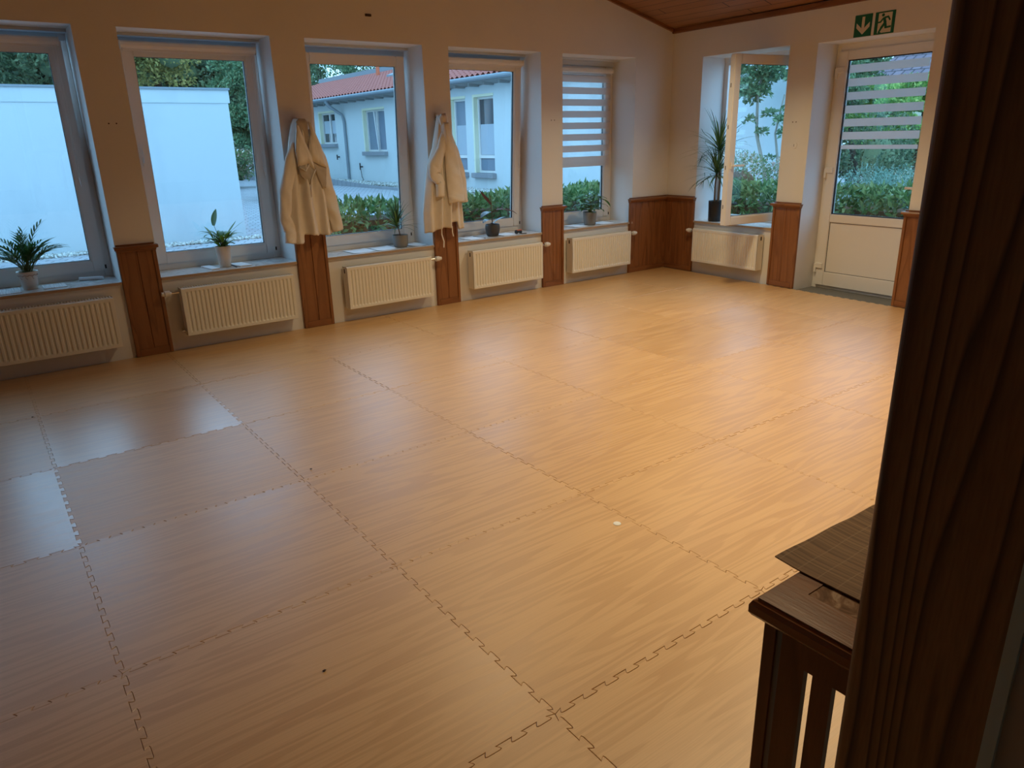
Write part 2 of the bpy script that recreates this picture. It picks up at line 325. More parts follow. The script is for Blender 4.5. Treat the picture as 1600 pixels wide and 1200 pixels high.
def tube(bm, pts, rad, seg=8, mi=0, cap=True, flat=1.0):
    """tapered tube through pts; rad scalar or list"""
    pts = [Vector(p) for p in pts]; n = len(pts)
    if not isinstance(rad, (list, tuple)): rad = [rad] * n
    rings = []; ref = None
    for i, p in enumerate(pts):
        t = (pts[min(i + 1, n - 1)] - pts[max(i - 1, 0)]).normalized()
        if ref is None: ref = Vector((0, 0, 1)) if abs(t.z) < 0.9 else Vector((1, 0, 0))
        u = (ref - t * ref.dot(t)).normalized(); w = t.cross(u); ref = u
        rings.append([bm.verts.new(p + (u * math.cos(2 * math.pi * k / seg) + w * math.sin(2 * math.pi * k / seg) * flat) * rad[i]) for k in range(seg)])
    for i in range(n - 1):
        for k in range(seg):
            f = bm.faces.new((rings[i][k], rings[i][(k + 1) % seg], rings[i + 1][(k + 1) % seg], rings[i + 1][k])); f.material_index = mi
    if cap:
        for r in (rings[0][::-1], rings[-1]):
            f = bm.faces.new(r); f.material_index = mi
def lathe(bm, c, prof, seg=28, mi=0, closed=False):
    """prof list of (r,z) bottom to top around vertical axis at c"""
    rings = []
    for r, z in prof:
        if r < 1e-5: rings.append([bm.verts.new((c[0], c[1], c[2] + z))])
        else: rings.append([bm.verts.new((c[0] + r * math.cos(2 * math.pi * k / seg), c[1] + r * math.sin(2 * math.pi * k / seg), c[2] + z)) for k in range(seg)])
    for a, b in zip(rings, rings[1:]):
        for k in range(seg):
            k2 = (k + 1) % seg
            if len(a) == 1 and len(b) == 1: continue
            if len(a) == 1: f = bm.faces.new((a[0], b[k2], b[k]))
            elif len(b) == 1: f = bm.faces.new((a[k], a[k2], b[0]))
            else: f = bm.faces.new((a[k], a[k2], b[k2], b[k]))
            f.material_index = mi
def wall_boxes(bm, F, a0, a1, o0, o1, z0, z1, holes):
    """rectangular wall between a0..a1 with rectangular holes (h0,h1,hz0,hz1)"""
    x = a0
    for h0, h1, hz0, hz1 in sorted(holes):
        if h0 > x: bx(bm, F, x, h0, o0, o1, z0, z1)
        if hz0 > z0: bx(bm, F, h0, h1, o0, o1, z0, hz0)
        if hz1 < z1: bx(bm, F, h0, h1, o0, o1, hz1, z1)
        x = h1
    if x < a1: bx(bm, F, x, a1, o0, o1, z0, z1)
def ringframe(bm, F, a0, a1, o0, o1, z0, z1, w, mi=0, wb=None, wt=None):
    wb = wb or w; wt = wt or w
    bx(bm, F, a0, a0 + w, o0, o1, z0, z1, mi); bx(bm, F, a1 - w, a1, o0, o1, z0, z1, mi)
    bx(bm, F, a0 + w, a1 - w, o0, o1, z0, z0 + wb, mi); bx(bm, F, a0 + w, a1 - w, o0, o1, z1 - wt, z1, mi)

# ================================================================== ROOM SHELL
TOPZ = 2.60
bm = B()
wall_boxes(bm, FA, -3.55, 7.15, -0.50, 0.0, -0.04, 2.72, [(a0, a1, 0.60, 2.468) for a0, a1 in OPEN_A])
prism(bm, [FA.P(-3.55, 0, 2.72), FA.P(7.15, 0, 2.72), FA.P(7.15, 0, ceil_z(7.15) + .01), FA.P(1.8, 0, ceil_z(1.8) + .01), FA.P(-3.55, 0, ceil_z(-3.55) + .01)], (0, 0.5, 0))
struct('wall_left', bm, M['wall'])
bm = B()
wall_boxes(bm, FB, 0.0, 8.6, -0.50, 0.0, -0.04, 2.83, [(0.47, 1.62, 0.60, 2.455), (1.94, 3.07, -0.03, 2.44)])
bx(bm, FB, -0.5, 0.0, -0.5, -0.001, -0.04, 2.83)
struct('wall_right', bm, M['wall'])
bm = B(); box(bm, -3.7, -3.55, -2.2, 6.92, -0.04, 2.8); struct('wall_side', bm, M['wall'])
bm = B(); wall_boxes(bm, F0, -3.55, 6.9, -2.2, -2.05, -0.04, 2.75, [])
prism(bm, [F0.P(-3.55, -2.05, 2.75), F0.P(6.9, -2.05, 2.75), F0.P(6.9, -2.05, 2.84), F0.P(1.8, -2.05, ceil_z(1.8)), F0.P(-3.55, -2.05, 2.79)], (0, -0.15, 0))
struct('wall_back', bm, M['wall'])
bm = B(); box(bm, -3.7, 7.6, -2.2, 6.92, -0.12, -0.02); struct('floor', bm, M['floor_grey'])
bm = B()
for xa, xb in ((7.6, 1.8), (1.8, -3.7)):
    prism(bm, [Vector((xa, -2.2, ceil_z(xa))), Vector((xb, -2.2, ceil_z(xb))), Vector((xb, -2.2, ceil_z(xb) + .06)), Vector((xa, -2.2, ceil_z(xa) + .06))], (0, 9.2, 0))
o = struct('ceiling', bm, M['ceil'])
# ceiling trims
bm = B(); F = FB
bx(bm, F, 0.0, 8.45, 0.0, 0.035, 2.745, 2.80); bevel(bm, 0.006, 2); struct('trim_1', bm, M['pine_y'])
bm = B()
x0, x1 = 1.8, 7.11
prism(bm, [Vector((x1, 6.42, ceil_z(x1) - .035)), Vector((x0, 6.42, ceil_z(x0) - .035)), Vector((x0, 6.42, ceil_z(x0) + .005)), Vector((x1, 6.42, ceil_z(x1) + .005))], (0, -0.03, 0))
struct('trim_2', bm, M['pine_x'])

# ------------------------------------------------------------------ wainscot piers
_tn = [3]
def wainscot(F, a0, a1, zt=0.895, ends=(True, True), nb=2, wm='pine', name=None, po=0.0):
    """panelled pier facing: boards with V joints, edge strips, base rail, moulded cap"""
    nm = name or 'trim_%d' % _tn[0]; _tn[0] += 1
    bm = B(); T = 0.018
    w = (a1 - a0)
    for i in range(nb):
        s0 = a0 + w * i / nb; s1 = a0 + w * (i + 1) / nb; g = 0.0035
        o0 = po
        pts = [(s0, 0.0), (s0, T - 0.006), (s0 + g, T), (s1 - g, T), (s1, T - 0.006), (s1, 0.0)]
        prism(bm, [F.P(a, o0 + o, 0.0) for a, o in pts], (0, 0, zt - 0.03))
    root = struct(nm, bm, M[wm])
    bm = B()
    for k, e in enumerate(ends):
        if e:
            s = a0 if k == 0 else a1 - 0.028
            bx(bm, F, s, s + 0.028, po + T, po + T + 0.010, 0.0, zt - 0.03)
    if any(ends): bevel(bm, 0.003, 2); struct('edge_strip', bm, M[wm], root)
    else: bm.free()
    bm = B(); bx(bm, F, a0 + (0.028 if ends[0] else 0), a1 - (0.028 if ends[1] else 0), po + T, po + T + 0.010, 0.0, 0.06); bevel(bm, 0.003, 2)
    struct('base_rail', bm, M['pine_x' if F is FA else 'pine_y'], root)
    bm = B(); e0 = 0.018 if ends[0] else 0.0; e1 = 0.018 if ends[1] else 0.0
    prof = [(0.0, zt - 0.045), (T + 0.012, zt - 0.045), (T + 0.018, zt - 0.03), (T + 0.034, zt - 0.026), (T + 0.040, zt - 0.014), (T + 0.032, zt - 0.002), (T + 0.02, zt), (0.0, zt)]
    ra = [F.P(a0 - e0 * (0.2 if o < T + 0.02 and z < zt - .02 else 1), po + o, z) for o, z in prof]; rb = [F.P(a1 + e1 * (0.2 if o < T + 0.02 and z < zt - .02 else 1), po + o, z) for o, z in prof]
    va = [bm.verts.new(p) for p in ra]; vb = [bm.verts.new(p) for p in rb]
    bm.faces.new(va); bm.faces.new(vb[::-1])
    for i in range(len(va)): bm.faces.new((va[i], vb[i], vb[(i + 1) % len(va)], va[(i + 1) % len(va)]))
    bx(bm, F, a0 + 0.004, a1 - 0.004, po, po + 0.012, zt, zt + 0.012)
    struct('cap_rail', bm, M['pine_x' if F is FA else 'pine_y'], root)
    return root
wainscot(FA, -0.57, -0.275)
wainscot(FA, 0.868, 1.150); wainscot(FA, 2.295, 2.582); wainscot(FA, 3.724, 4.003, ends=(True, True)); wainscot(FA, 5.114, 5.426)
wainscot(FA, 6.478, 7.13, ends=(True, False), nb=6)
wainscot(FB, 0.0, 0.475, ends=(False, True), nb=4)
wainscot(FB, 1.607, 1.940); wainscot(FB, 3.045, 3.36)

# ------------------------------------------------------------------ windows
FRO = -0.38                                                              # inner face of the fixed frames behind the wall face
def sash_parts(F, a0, a1, z0, z1, o_face, parent, tilt=0.0, depth=0.07, w=0.085, handle_right=None, rotM=None, name='sash'):
    """casement sash with pane, seal; tilt leans the top into the room (radians)"""
    objs = []
    def xf(bm):
        if tilt:
            piv = F.P(a0, o_face, z0)
            R = Matrix.Rotation(tilt, 4, F.d if (F.d.cross(Vector((0, 0, 1)))).dot(F.n) < 0 else F.d)
            # choose sign so that the top moves along +n
            t = R @ Vector((0, 0, 1))
            if t.dot(F.n) < 0: R = Matrix.Rotation(-tilt, 4, F.d)
            bmesh.ops.transform(bm, matrix=Matrix.Translation(piv) @ R @ Matrix.Translation(-piv), verts=bm.verts[:])
        if rotM is not None: bmesh.ops.transform(bm, matrix=rotM, verts=bm.verts[:])
    bm = B(); ringframe(bm, F, a0, a1, o_face - depth, o_face, z0, z1, w); bevel(bm, 0.006, 2)
    ringframe(bm, F, a0 + w - 0.004, a1 - w + 0.004, o_face - depth + 0.01, o_face - 0.014, z0 + w - 0.004, z1 - w + 0.004, 0.012)
    xf(bm); s = struct(name, bm, M['pvc'], parent)
    bm = B(); ringframe(bm, F, a0 + w - 0.002, a1 - w + 0.002, o_face - 0.042, o_face - 0.020, z0 + w - 0.002, z1 - w + 0.002, 0.013); xf(bm); struct('seal', bm, M['seal'], s)
    bm = B(); bx(bm, F, a0 + w, a1 - w, o_face - 0.036, o_face - 0.030, z0 + w, z1 - w); xf(bm); struct('pane', bm, M['glass'], s)
    if handle_right is not None:
        bm = B(); ha = (a1 - w / 2) if handle_right else (a0 + w / 2); zc = (z0 + z1) / 2 - 0.02
        return s, xf, ha, zc
    return s, xf, 0, 0
def window(F, n, a0, a1, z0, z1, tilt, handle=True):
    bm = B(); of = FRO
    ringframe(bm, F, a0, a1, of - 0.07, of, z0, z1 + 0.005, 0.058, wt=0.09, wb=0.062); bevel(bm, 0.004, 1)
    root = struct('window_%d' % n, bm, M['pvc'])
    s, xf, ha, zc = sash_parts(F, a0 + 0.050, a1 - 0.050, z0 + 0.052, z1 - 0.075, of + 0.016, root, tilt, handle_right=False)
    if handle:
        bm = B(); bx(bm, F, ha - 0.014, ha + 0.014, of + 0.016, of + 0.028, zc - 0.035, zc + 0.035)
        if tilt: bx(bm, F, ha - 0.010, ha + 0.010, of + 0.05, of + 0.066, zc - 0.01, zc + 0.13)
        else: bx(bm, F, ha - 0.010, ha + 0.010, of + 0.05, of + 0.066, zc - 0.13, zc + 0.01)
        bx(bm, F, ha - 0.008, ha + 0.008, of + 0.02, of + 0.06, zc - 0.008, zc + 0.008); bevel(bm, 0.003, 2); xf(bm); struct('handle', bm, M['pvc'], s)
    # corner bolt cover low on the right and the roller-shutter slot above
    bm = B(); bx(bm, F, a1 - 0.048, a1 - 0.036, of, of + 0.012, z0 + 0.07, z0 + 0.10); struct('hinge', bm, M['rad_dark'], root)
    bm = B(); bx(bm, F, a0 + 0.001, a1 - 0.001, of - 0.002, of + 0.11, z1 - 0.022, z1 - 0.001); bx(bm, F, a0 + 0.001, a1 - 0.001, of + 0.0, of + 0.02, z1 - 0.07, z1 - 0.022); struct('casing', bm, M['casing'], root)
    return root
TL = math.radians(3.2)
tilts = {0: 0, 1: TL, 2: TL, 3: TL, 4: TL, 5: 0.0}
for i, (a0, a1) in enumerate(OPEN_A): window(FA, i + 1, a0, a1, 0.620, 2.468, tilts[i])
# fixed frame of the window by the door; its sash stands open into the room
bm = B(); a0, a1, z0, z1 = 0.47, 1.62, 0.620, 2.455
ringframe(bm, FB, a0, a1, FRO - 0.07, FRO, z0, z1 + 0.005, 0.058, wt=0.09); bevel(bm, 0.004, 1)
root = struct('window_7', bm, M['pvc'])
hp = FB.P(a1 - 0.055, FRO + 0.03, 0)
end = Vector((6.41, 4.99, 0)); want = (end - hp).normalized()
# closed direction is -d (from hinge towards the corner)
ang = math.atan2(want.y, want.x) - math.atan2(-FB.d.y, -FB.d.x)
RM = Matrix.Translation(hp) @ Matrix.Rotation(ang, 4, 'Z') @ Matrix.Translation(-hp)
s, xf, ha, zc = sash_parts(FB, a0 + 0.110, a1 - 0.050, 0.685, 2.372, FRO + 0.03, root, 0.0, rotM=RM, w=0.085, handle_right=False)
bm = B(); zc = 1.30; of = FRO + 0.03
bx(bm, FB, ha - 0.014, ha + 0.014, of, of + 0.012, zc - 0.035, zc + 0.035); bx(bm, FB, ha - 0.008, ha + 0.008, of + 0.004, of + 0.045, zc - 0.008, zc + 0.008); bx(bm, FB, ha - 0.01, ha + 0.13, of + 0.04, of + 0.055, zc - 0.010, zc + 0.010)
bevel(bm, 0.003, 2); xf(bm); struct('handle', bm, M['pvc'], s)
bm = B()                                                                 # dark metal gear strip along the free edge of the sash
for q in range(4): bx(bm, FB, a0 + 0.1085, a0 + 0.111, of - 0.045, of - 0.036, 0.86 + q * 0.40, 0.90 + q * 0.40)
xf(bm); struct('lock_strip', bm, M['rad_dark'], s)

# ------------------------------------------------------------------ sills
def sill(F, n, a0, a1, zt=0.622):
    bm = B(); bx(bm, F, a0 + 0.001, a1 - 0.001, FRO - 0.06, -0.001, zt - 0.024, zt)
    prism(bm, [F.P(a0 - 0.0, 0.0, zt - 0.024), F.P(a0 - 0.0, 0.018, zt - 0.022), F.P(a0, 0.018, zt), F.P(a0, 0.0, zt)], (a1 - a0) * F.d)
    o = struct('trim_%d' % _tn[0], bm, M['sill']); _tn[0] += 1
    bm = B(); bx(bm, F, a0, a1, 0.0182, 0.0215, zt - 0.022, zt - 0.002); struct('sill_edge', bm, M['sill_edge'], o)
for i, (a0, a1) in enumerate(OPEN_A): sill(FA, i, a0, a1)
sill(FB, 7, 0.47, 1.62)

# ------------------------------------------------------------------ balcony door
a0, a1, z0, z1 = 1.94, 3.07, -0.02, 2.44; DO = -0.33
bm = B(); bx(bm, FB, a0, a0 + 0.05, DO - 0.07, DO, z0, z1 + 0.005); bx(bm, FB, a1 - 0.05, a1, DO - 0.07, DO, z0, z1 + 0.005); bx(bm, FB, a0 + 0.05, a1 - 0.05, DO - 0.07, DO, z1 - 0.10, z1 + 0.005)
bx(bm, FB, a0 + 0.05, a1 - 0.05, DO - 0.07, DO - 0.01, z0, z0 + 0.03); bevel(bm, 0.004)
dr = struct('door_1', bm, M['pvc'])
l0, l1, lz0, lz1 = a0 + 0.042, a1 - 0.042, 0.015, 2.375; w = 0.098
bm = B(); bx(bm, FB, l0, l0 + w, DO - 0.05, DO + 0.018, lz0, lz1); bx(bm, FB, l1 - w, l1, DO - 0.05, DO + 0.018, lz0, lz1)
bx(bm, FB, l0 + w, l1 - w, DO - 0.05, DO + 0.018, lz0, 0.165); bx(bm, FB, l0 + w, l1 - w, DO - 0.05, DO + 0.018, 0.695, 0.780); bx(bm, FB, l0 + w, l1 - w, DO - 0.05, DO + 0.018, 2.285, lz1); bevel(bm, 0.006, 2)
lf = struct('door_leaf', bm, M['pvc'], dr)
bm = B(); ringframe(bm, FB, l0 + w - 0.002, l1 - w + 0.002, DO - 0.02, DO + 0.006, 0.163, 0.697, 0.006); ringframe(bm, FB, l0 + w - 0.002, l1 - w + 0.002, DO - 0.02, DO + 0.0, 0.778, 2.287, 0.012); struct('seal', bm, M['seal'], lf)
bm = B(); bx(bm, FB, l0 + w, l1 - w, DO - 0.03, DO + 0.002, 0.165, 0.695); struct('panel', bm, M['pvc'], lf)
bm = B(); bx(bm, FB, l0 + w, l1 - w, DO - 0.018, DO - 0.012, 0.780, 2.285); struct('pane', bm, M['glass'], lf)
pane_door = bpy.data.objects['door_leaf'].children
pane_door = [c_ for c_ in pane_door if c_.name.startswith('pane')][0]
for k in range(7):                                                       # frosted film strips on the glass
    zt = 2.237 - 0.1265 * k; bm = B(); bx(bm, FB, l0 + w + 0.012, l1 - w - 0.045, DO - 0.0118, DO - 0.0112, zt - (0.074 if k < 6 else 0.040), zt); fs = obj('frosted_strip', bm, M['frost'])
    fs.parent = lf; fs.location = fs.location - (lf.location + dr.location)
for zc in (2.17, 1.20, 0.20):
    bm = B(); bx(bm, FB, l0 - 0.012, l0 + 0.075, DO + 0.018, DO + 0.034, zc, zc + 0.055); bx(bm, FB, l0 - 0.022, l0 + 0.006, DO + 0.0, DO + 0.036, zc - 0.05, zc + 0.045); bevel(bm, 0.003)
    struct('hinge', bm, M['valve'], lf)
bm = B(); bx(bm, FB, l1 - 0.06, l1 - 0.03, DO + 0.018, DO + 0.03, 0.98, 1.14); bx(bm, FB, l1 - 0.05, l1 - 0.035, DO + 0.03, DO + 0.065, 1.07, 1.09); bx(bm, FB, l1 - 0.17, l1 - 0.035, DO + 0.055, DO + 0.07, 1.068, 1.092); bevel(bm, 0.003); struct('handle', bm, M['pvc'], lf)

# ------------------------------------------------------------------ zebra blinds clipped to the sashes
def chain(bm, p, zl):
    """bead chain as a thin loop hanging from p"""
    for dx in (-0.008, 0.010):
        tube(bm, [(p[0] + dx, p[1], p[2]), (p[0] + dx * 0.8, p[1] - 0.003, (p[2] + zl) / 2), (p[0] + dx * 0.4, p[1] - 0.003, zl)], 0.0022, 5)
def blind(F, a0, a1, z_top, o_face, label, lowered=None, chain_at=None, tilt=0.0, zpiv=0.67, group='zebra roller blinds on the windows'):
    c = F.P((a0 + a1) / 2, o_face, z_top)
    dz = lambda z: o_face + math.tan(tilt) * (z - zpiv)
    t = thing('roller_blind', F.P((a0 + a1) / 2, dz(z_top), z_top - 0.06), label, 'blind', group)
    bm = B(); o = dz(z_top) + 0.004
    prism(bm, [F.P(a0, o + x, z_top + z) for x, z in ((0, 0), (0.030, 0), (0.044, -0.012), (0.047, -0.032), (0.040, -0.050), (0.0, -0.056))], (a1 - a0) * F.d)
    obj('cassette', bm, M['pvc'], t)
    for e0 in (a0 - 0.004, a1):
        bm = B(); bx(bm, F, e0, e0 + 0.004, o, o + 0.049, z_top - 0.058, z_top + 0.002); obj('end_cap', bm, M['pvc'], t)
    if lowered:
        tops, h, zb, ob = lowered
        bm = B(); oo = o + 0.012
        prev = z_top - 0.05
        for k, zt in enumerate(tops):
            bx(bm, F, a0 + 0.012, a1 - 0.012, oo, oo + 0.0012, zt - h, zt, 0)
            bx(bm, F, a0 + 0.012, a1 - 0.012, oo + 0.0004, oo + 0.0008, zt, prev, 1); prev = zt - h
        fb = obj('fabric', bm, [M['band'], M['sheer']], t)
        bm = B(); bx(bm, F, a0 + 0.010, a1 - 0.010, oo - 0.006, oo + 0.010, zb, prev); bevel(bm, 0.003, 2); obj('bottom_bar', bm, M['band'], t)
    else:
        bm = B(); bx(bm, F, a0 + 0.012, a1 - 0.012, o + 0.010, o + 0.024, z_top - 0.070, z_top - 0.052); obj('bottom_bar', bm, M['pvc'], t)
    if chain_at:
        bm = B(); p = F.P(chain_at[0], dz(z_top) + 0.03, z_top - 0.03); q = F.P(chain_at[0], 0, 0)
        pe = F.P(chain_at[0], dz(chain_at[1]) + 0.012, chain_at[1])
        for dx in (-0.008, 0.010):
            tube(bm, [p + F.d * dx, (p + pe) / 2 + F.d * dx, pe + F.d * dx * 0.5], 0.002, 5)
        ch = obj('bead_chain', bm, M['bead'], t)
        bm = B(); tube(bm, [pe + Vector((0, 0, 0.015)), pe + Vector((0.002, 0, -0.03))], 0.007, 8); tube(bm, [pe + Vector((0, -0.004, -0.032)), pe + Vector((0.004, -0.004, -0.06))], 0.005, 8); obj('chain_clip', bm, M['bead'], t)
    return t
so = FRO + 0.018
blind(FA, -0.215, 0.795, 2.405, so, 'raised white blind cassette on the window cut by the left picture edge', chain_at=(0.76, 1.40), tilt=TL)
blind(FA, 1.205, 2.235, 2.405, so, 'raised white blind cassette on the second window, above the tall cream pot', chain_at=(2.21, 1.40), tilt=TL)
blind(FA, 4.06, 5.075, 2.405, so, 'raised white blind cassette on the window right of the second hanging jacket', chain_at=(5.06, 1.36), tilt=TL)
blind(FA, 5.49, 6.48, 2.375, so, 'white and sheer striped blind lowered halfway over the last window before the corner', lowered=([2.272 + .02 - .1275 * k for k in range(8)], 0.073, 1.285, 0), chain_at=None)
# ================================================================== FOAM MATS
def build_mat(x0, x1, y0, y1, teeth, xr=None):
    n = 11; D = 0.017
    def tooth(p, q, on):
        p = Vector(p); q = Vector(q); d = (q - p); L = d.length; d = d / L; nn = Vector((d.y, -d.x)); out = [p]
        if on:
            k = max(2, round(L * n)); s = L / k; hw = s * 0.25; fl = s * 0.05
            for i in range(k):
                c = (i + 0.5) * s
                for u, v in ((-hw + fl, -0.5), (-hw - fl * 0.4, 0.0), (-hw - fl, 0.35), (-hw + fl * 0.4, 0.5), (hw - fl * 0.4, 0.5), (hw + fl, 0.35), (hw + fl * 0.4, 0.0), (hw - fl, -0.5)):
                    out.append(p + d * (c + u) + nn * (v * D))
        out.append(q); return out
    L_, R_, Bt, Tp = teeth; xr0 = x1 if xr is None else xr(y0); xr1 = x1 if xr is None else xr(y1)
    c = [Vector((x0, y0)), Vector((xr0, y0)), Vector((xr1, y1)), Vector((x0, y1))]
    b = tooth(c[0], c[1], Bt); r = tooth(c[1], c[2], R_); t = tooth(c[3], c[2], Tp); l = tooth(c[0], c[3], L_)
    pts = b[:-1] + r[:-1] + t[::-1][:-1] + l[::-1][:-1]
    return pts
RND = random.Random(5)
def mat_obj(x0, x1, y0, y1, teeth, label, rough, xr=None):
    pts = build_mat(x0, x1, y0, y1, teeth, xr); N = len(pts)
    def inset(e):
        out = []
        for i in range(N):
            a, b, c = pts[i - 1], pts[i], pts[(i + 1) % N]
            d1 = (b - a).normalized(); d2 = (c - b).normalized(); n1 = Vector((-d1.y, d1.x)); n2 = Vector((-d2.y, d2.x))
            m_ = n1 + n2; m_ = m_ / max(0.35, m_.dot(m_) / 2)
            out.append(b + m_ * e)
        return out
    g = 0.0005; A = inset(g); C = inset(g + 0.0012)
    bm = B(); dx, dy = RND.uniform(-0.0006, 0.0006), RND.uniform(-0.0006, 0.0006); dzz = RND.uniform(-0.0007, 0.0007)
    lo = [bm.verts.new((p.x + dx, p.y + dy, -0.0195)) for p in A]; mi = [bm.verts.new((p.x + dx, p.y + dy, -0.0010 + dzz)) for p in A]; hi = [bm.verts.new((p.x + dx, p.y + dy, 0.0 + dzz)) for p in C]
    for i in range(N):
        j = (i + 1) % N
        bm.faces.new((lo[i], lo[j], mi[j], mi[i])); bm.faces.new((mi[i], mi[j], hi[j], hi[i]))
    bm.faces.new(hi); i_left = x0 < 1.0
    o = obj('foam_mat', bm, M['mat'], recalc=False)
    o.color = (rough, 1.0 if rough < 0.37 else (0.7 if (rough < 0.409 or i_left) else 0.45), 0, 1)
    return tag(o, label, 'floor mat', 'wood-look interlocking foam mats covering the floor')
ORD = ['first', 'second', 'third', 'fourth', 'fifth', 'sixth', 'seventh', 'eighth', 'ninth', 'tenth']
GX = 0.0919; GY = 1.3295
shine = {(0, 3): 0.36, (-1, 2): 0.365, (-1, 3): 0.40, (0, 4): 0.405, (-2, 2): 0.38, (-1, 1): 0.44, (0, 2): 0.50, (5, 2): 0.40, (4, 2): 0.40}
for j in range(4, -3, -1):
    for i in range(-3, 7):
        x0 = GX + i; x1 = x0 + 1; y0 = GY - 0 + j; y1 = y0 + 1
        if j == 4: y1 = 6.413
        if x1 < -2.5: continue
        if i == 0 and j < -1 or (i > 0 and j < -1): continue
        xr = None
        if i == 6: xr = lambda y: 7.108 - 0.0375 * (6.42 - y)
        lab = 'wood-look foam floor mat, %s row from the window wall, %s mat from the garden-door wall' % (ORD[4 - j], ORD[6 - i])
        mat_obj(x0, x1, y0, y1, (True, True if i < 6 else j == 1 or j == 2 or j == 3, True, j < 4), lab, shine.get((i, j), RND.uniform(0.41, 0.47)), xr)

# ================================================================== RADIATORS
def radiator(F, a0, a1, label, valve_right=True, z0=0.130, z1=0.528, side_hole=True):
    OF, OB = 0.125, 0.025
    t = thing('radiator', F.P((a0 + a1) / 2, 0.07, z0), label, 'radiator', 'panel radiators under the windows')
    bm = B(); w = a1 - a0; nr = int(round((w - 0.05) / 0.0335)); m_ = 0.022
    zs = [z0 + 0.004, z0 + 0.026, z0 + 0.040, z1 - 0.040, z1 - 0.026, z1 - 0.004]
    cols = [(a0 + 0.002, 0)]; p = (w - 2 * m_) / nr
    for k in range(nr):
        s = a0 + m_ + k * p
        cols += [(s + p * 0.18, 0), (s + p * 0.36, 1), (s + p * 0.64, 1), (s + p * 0.82, 0)]
    cols.append((a1 - 0.002, 0)); dep = 0.0075
    grid = [[bm.verts.new(F.P(a, OF - (dep if (g and 1 < zi < 4) else 0), z)) for zi, z in enumerate(zs)] for a, g in cols]
    for i in range(len(cols) - 1):
        for k in range(len(zs) - 1): bm.faces.new((grid[i][k], grid[i + 1][k], grid[i + 1][k + 1], grid[i][k + 1]))
    bot = [bm.verts.new(F.P(a, OF - 0.012, z0)) for a, g in cols]; top = [bm.verts.new(F.P(a, OF - 0.012, z1)) for a, g in cols]
    for i in range(len(cols) - 1):
        bm.faces.new((bot[i], bot[i + 1], grid[i + 1][0], grid[i][0])); bm.faces.new((grid[i][-1], grid[i + 1][-1], top[i + 1], top[i]))
    obj('front_panel', bm, M['rad'], t)
    bm = B(); bx(bm, F, a0 + 0.01, a1 - 0.01, OB, OB + 0.012, z0, z1 - 0.01); bx(bm, F, a0 + 0.03, a1 - 0.03, 0.0, OB, z0 + 0.08, z0 + 0.11); bx(bm, F, a0 + 0.03, a1 - 0.03, 0.0, OB, z1 - 0.11, z1 - 0.08); obj('back_panel', bm, M['rad'], t)
    for s0, s1 in ((a0, a0 + 0.003), (a1 - 0.003, a1)):
        bm = B(); bx(bm, F, s0, s1, OB, OF - 0.008, z0 + 0.003, z1); bevel(bm, 0.001); sp = obj('side_panel', bm, M['rad'], t)
    far = a0 if valve_right else a1; sg = -1 if valve_right else 1
    bm = B(); bx(bm, F, *sorted((far + sg * 0.0005, far + sg * 0.0025)), 0.060, 0.078, z1 - 0.06, z1 - 0.02); obj('vent_hole', bm, M['rad_dark'], t)
    bm = B(); ng = int(w / 0.02)
    bx(bm, F, a0, a1, OB, OB + 0.008, z1 - 0.006, z1 + 0.002); bx(bm, F, a0, a1, OF - 0.02, OF - 0.008, z1 - 0.006, z1 + 0.002)
    for k in range(ng): bx(bm, F, a0 + w * k / ng, a0 + w * k / ng + 0.008, OB + 0.008, OF - 0.02, z1 - 0.004, z1 + 0.001)
    obj('top_grille', bm, M['rad'], t)
    ve = a1 if valve_right else a0; sg = 1 if valve_right else -1
    P = lambda a, o, z: F.P(ve + sg * a, o, z)
    bm = B(); tube(bm, [P(-0.002, 0.075, z1 - 0.035), P(0.068, 0.075, z1 - 0.035)], 0.010, 10); tube(bm, [P(0.050, 0.075, z1 - 0.035), P(0.050, 0.04, z1 - 0.035), P(0.050, 0.0, z1 - 0.035)], 0.009, 10); obj('supply_pipe', bm, M['chrome'], t)
    bm = B(); tube(bm, [P(0.064, 0.075, z1 - 0.035), P(0.074, 0.075, z1 - 0.035), P(0.076, 0.075, z1 - 0.035), P(0.114, 0.075, z1 - 0.035), P(0.119, 0.075, z1 - 0.035), P(0.121, 0.075, z1 - 0.035), P(0.138, 0.075, z1 - 0.035)], [0.013, 0.015, 0.025, 0.025, 0.021, 0.018, 0.017], 14); obj('thermostat_valve', bm, M['valve'], t, smooth=False)
    bm = B(); tube(bm, [P(-0.002, 0.075, z0 + 0.04), P(0.02, 0.075, z0 + 0.04)], 0.009, 10); tube(bm, [P(0.014, 0.075, z0 + 0.04), P(0.014, 0.0, z0 + 0.04)], 0.007, 8); tube(bm, [P(-0.01, 0.075, z0 + 0.04), P(0.026, 0.075, z0 + 0.04)], 0.006, 8); obj('return_pipe', bm, M['chrome'], t)
    return t
radiator(FA, -0.165, 0.770, 'cream ribbed radiator cut by the left picture edge, under the small palm', valve_right=False)
radiator(FA, 1.262, 2.208, 'cream ribbed radiator left of the first jacket pier, valve at its left end', valve_right=False)
radiator(FA, 2.712, 3.620, 'cream ribbed radiator between the two jacket piers, under the small grey pot')
radiator(FA, 4.112, 5.038, 'cream ribbed radiator right of the second jacket, under the dark grey pot')
radiator(FA, 5.470, 6.408, 'white ribbed radiator under the window with the half-lowered striped blind')
radiator(FB, 0.570, 1.520, 'white ribbed radiator below the open casement beside the garden door', valve_right=False, z0=0.150, z1=0.545)

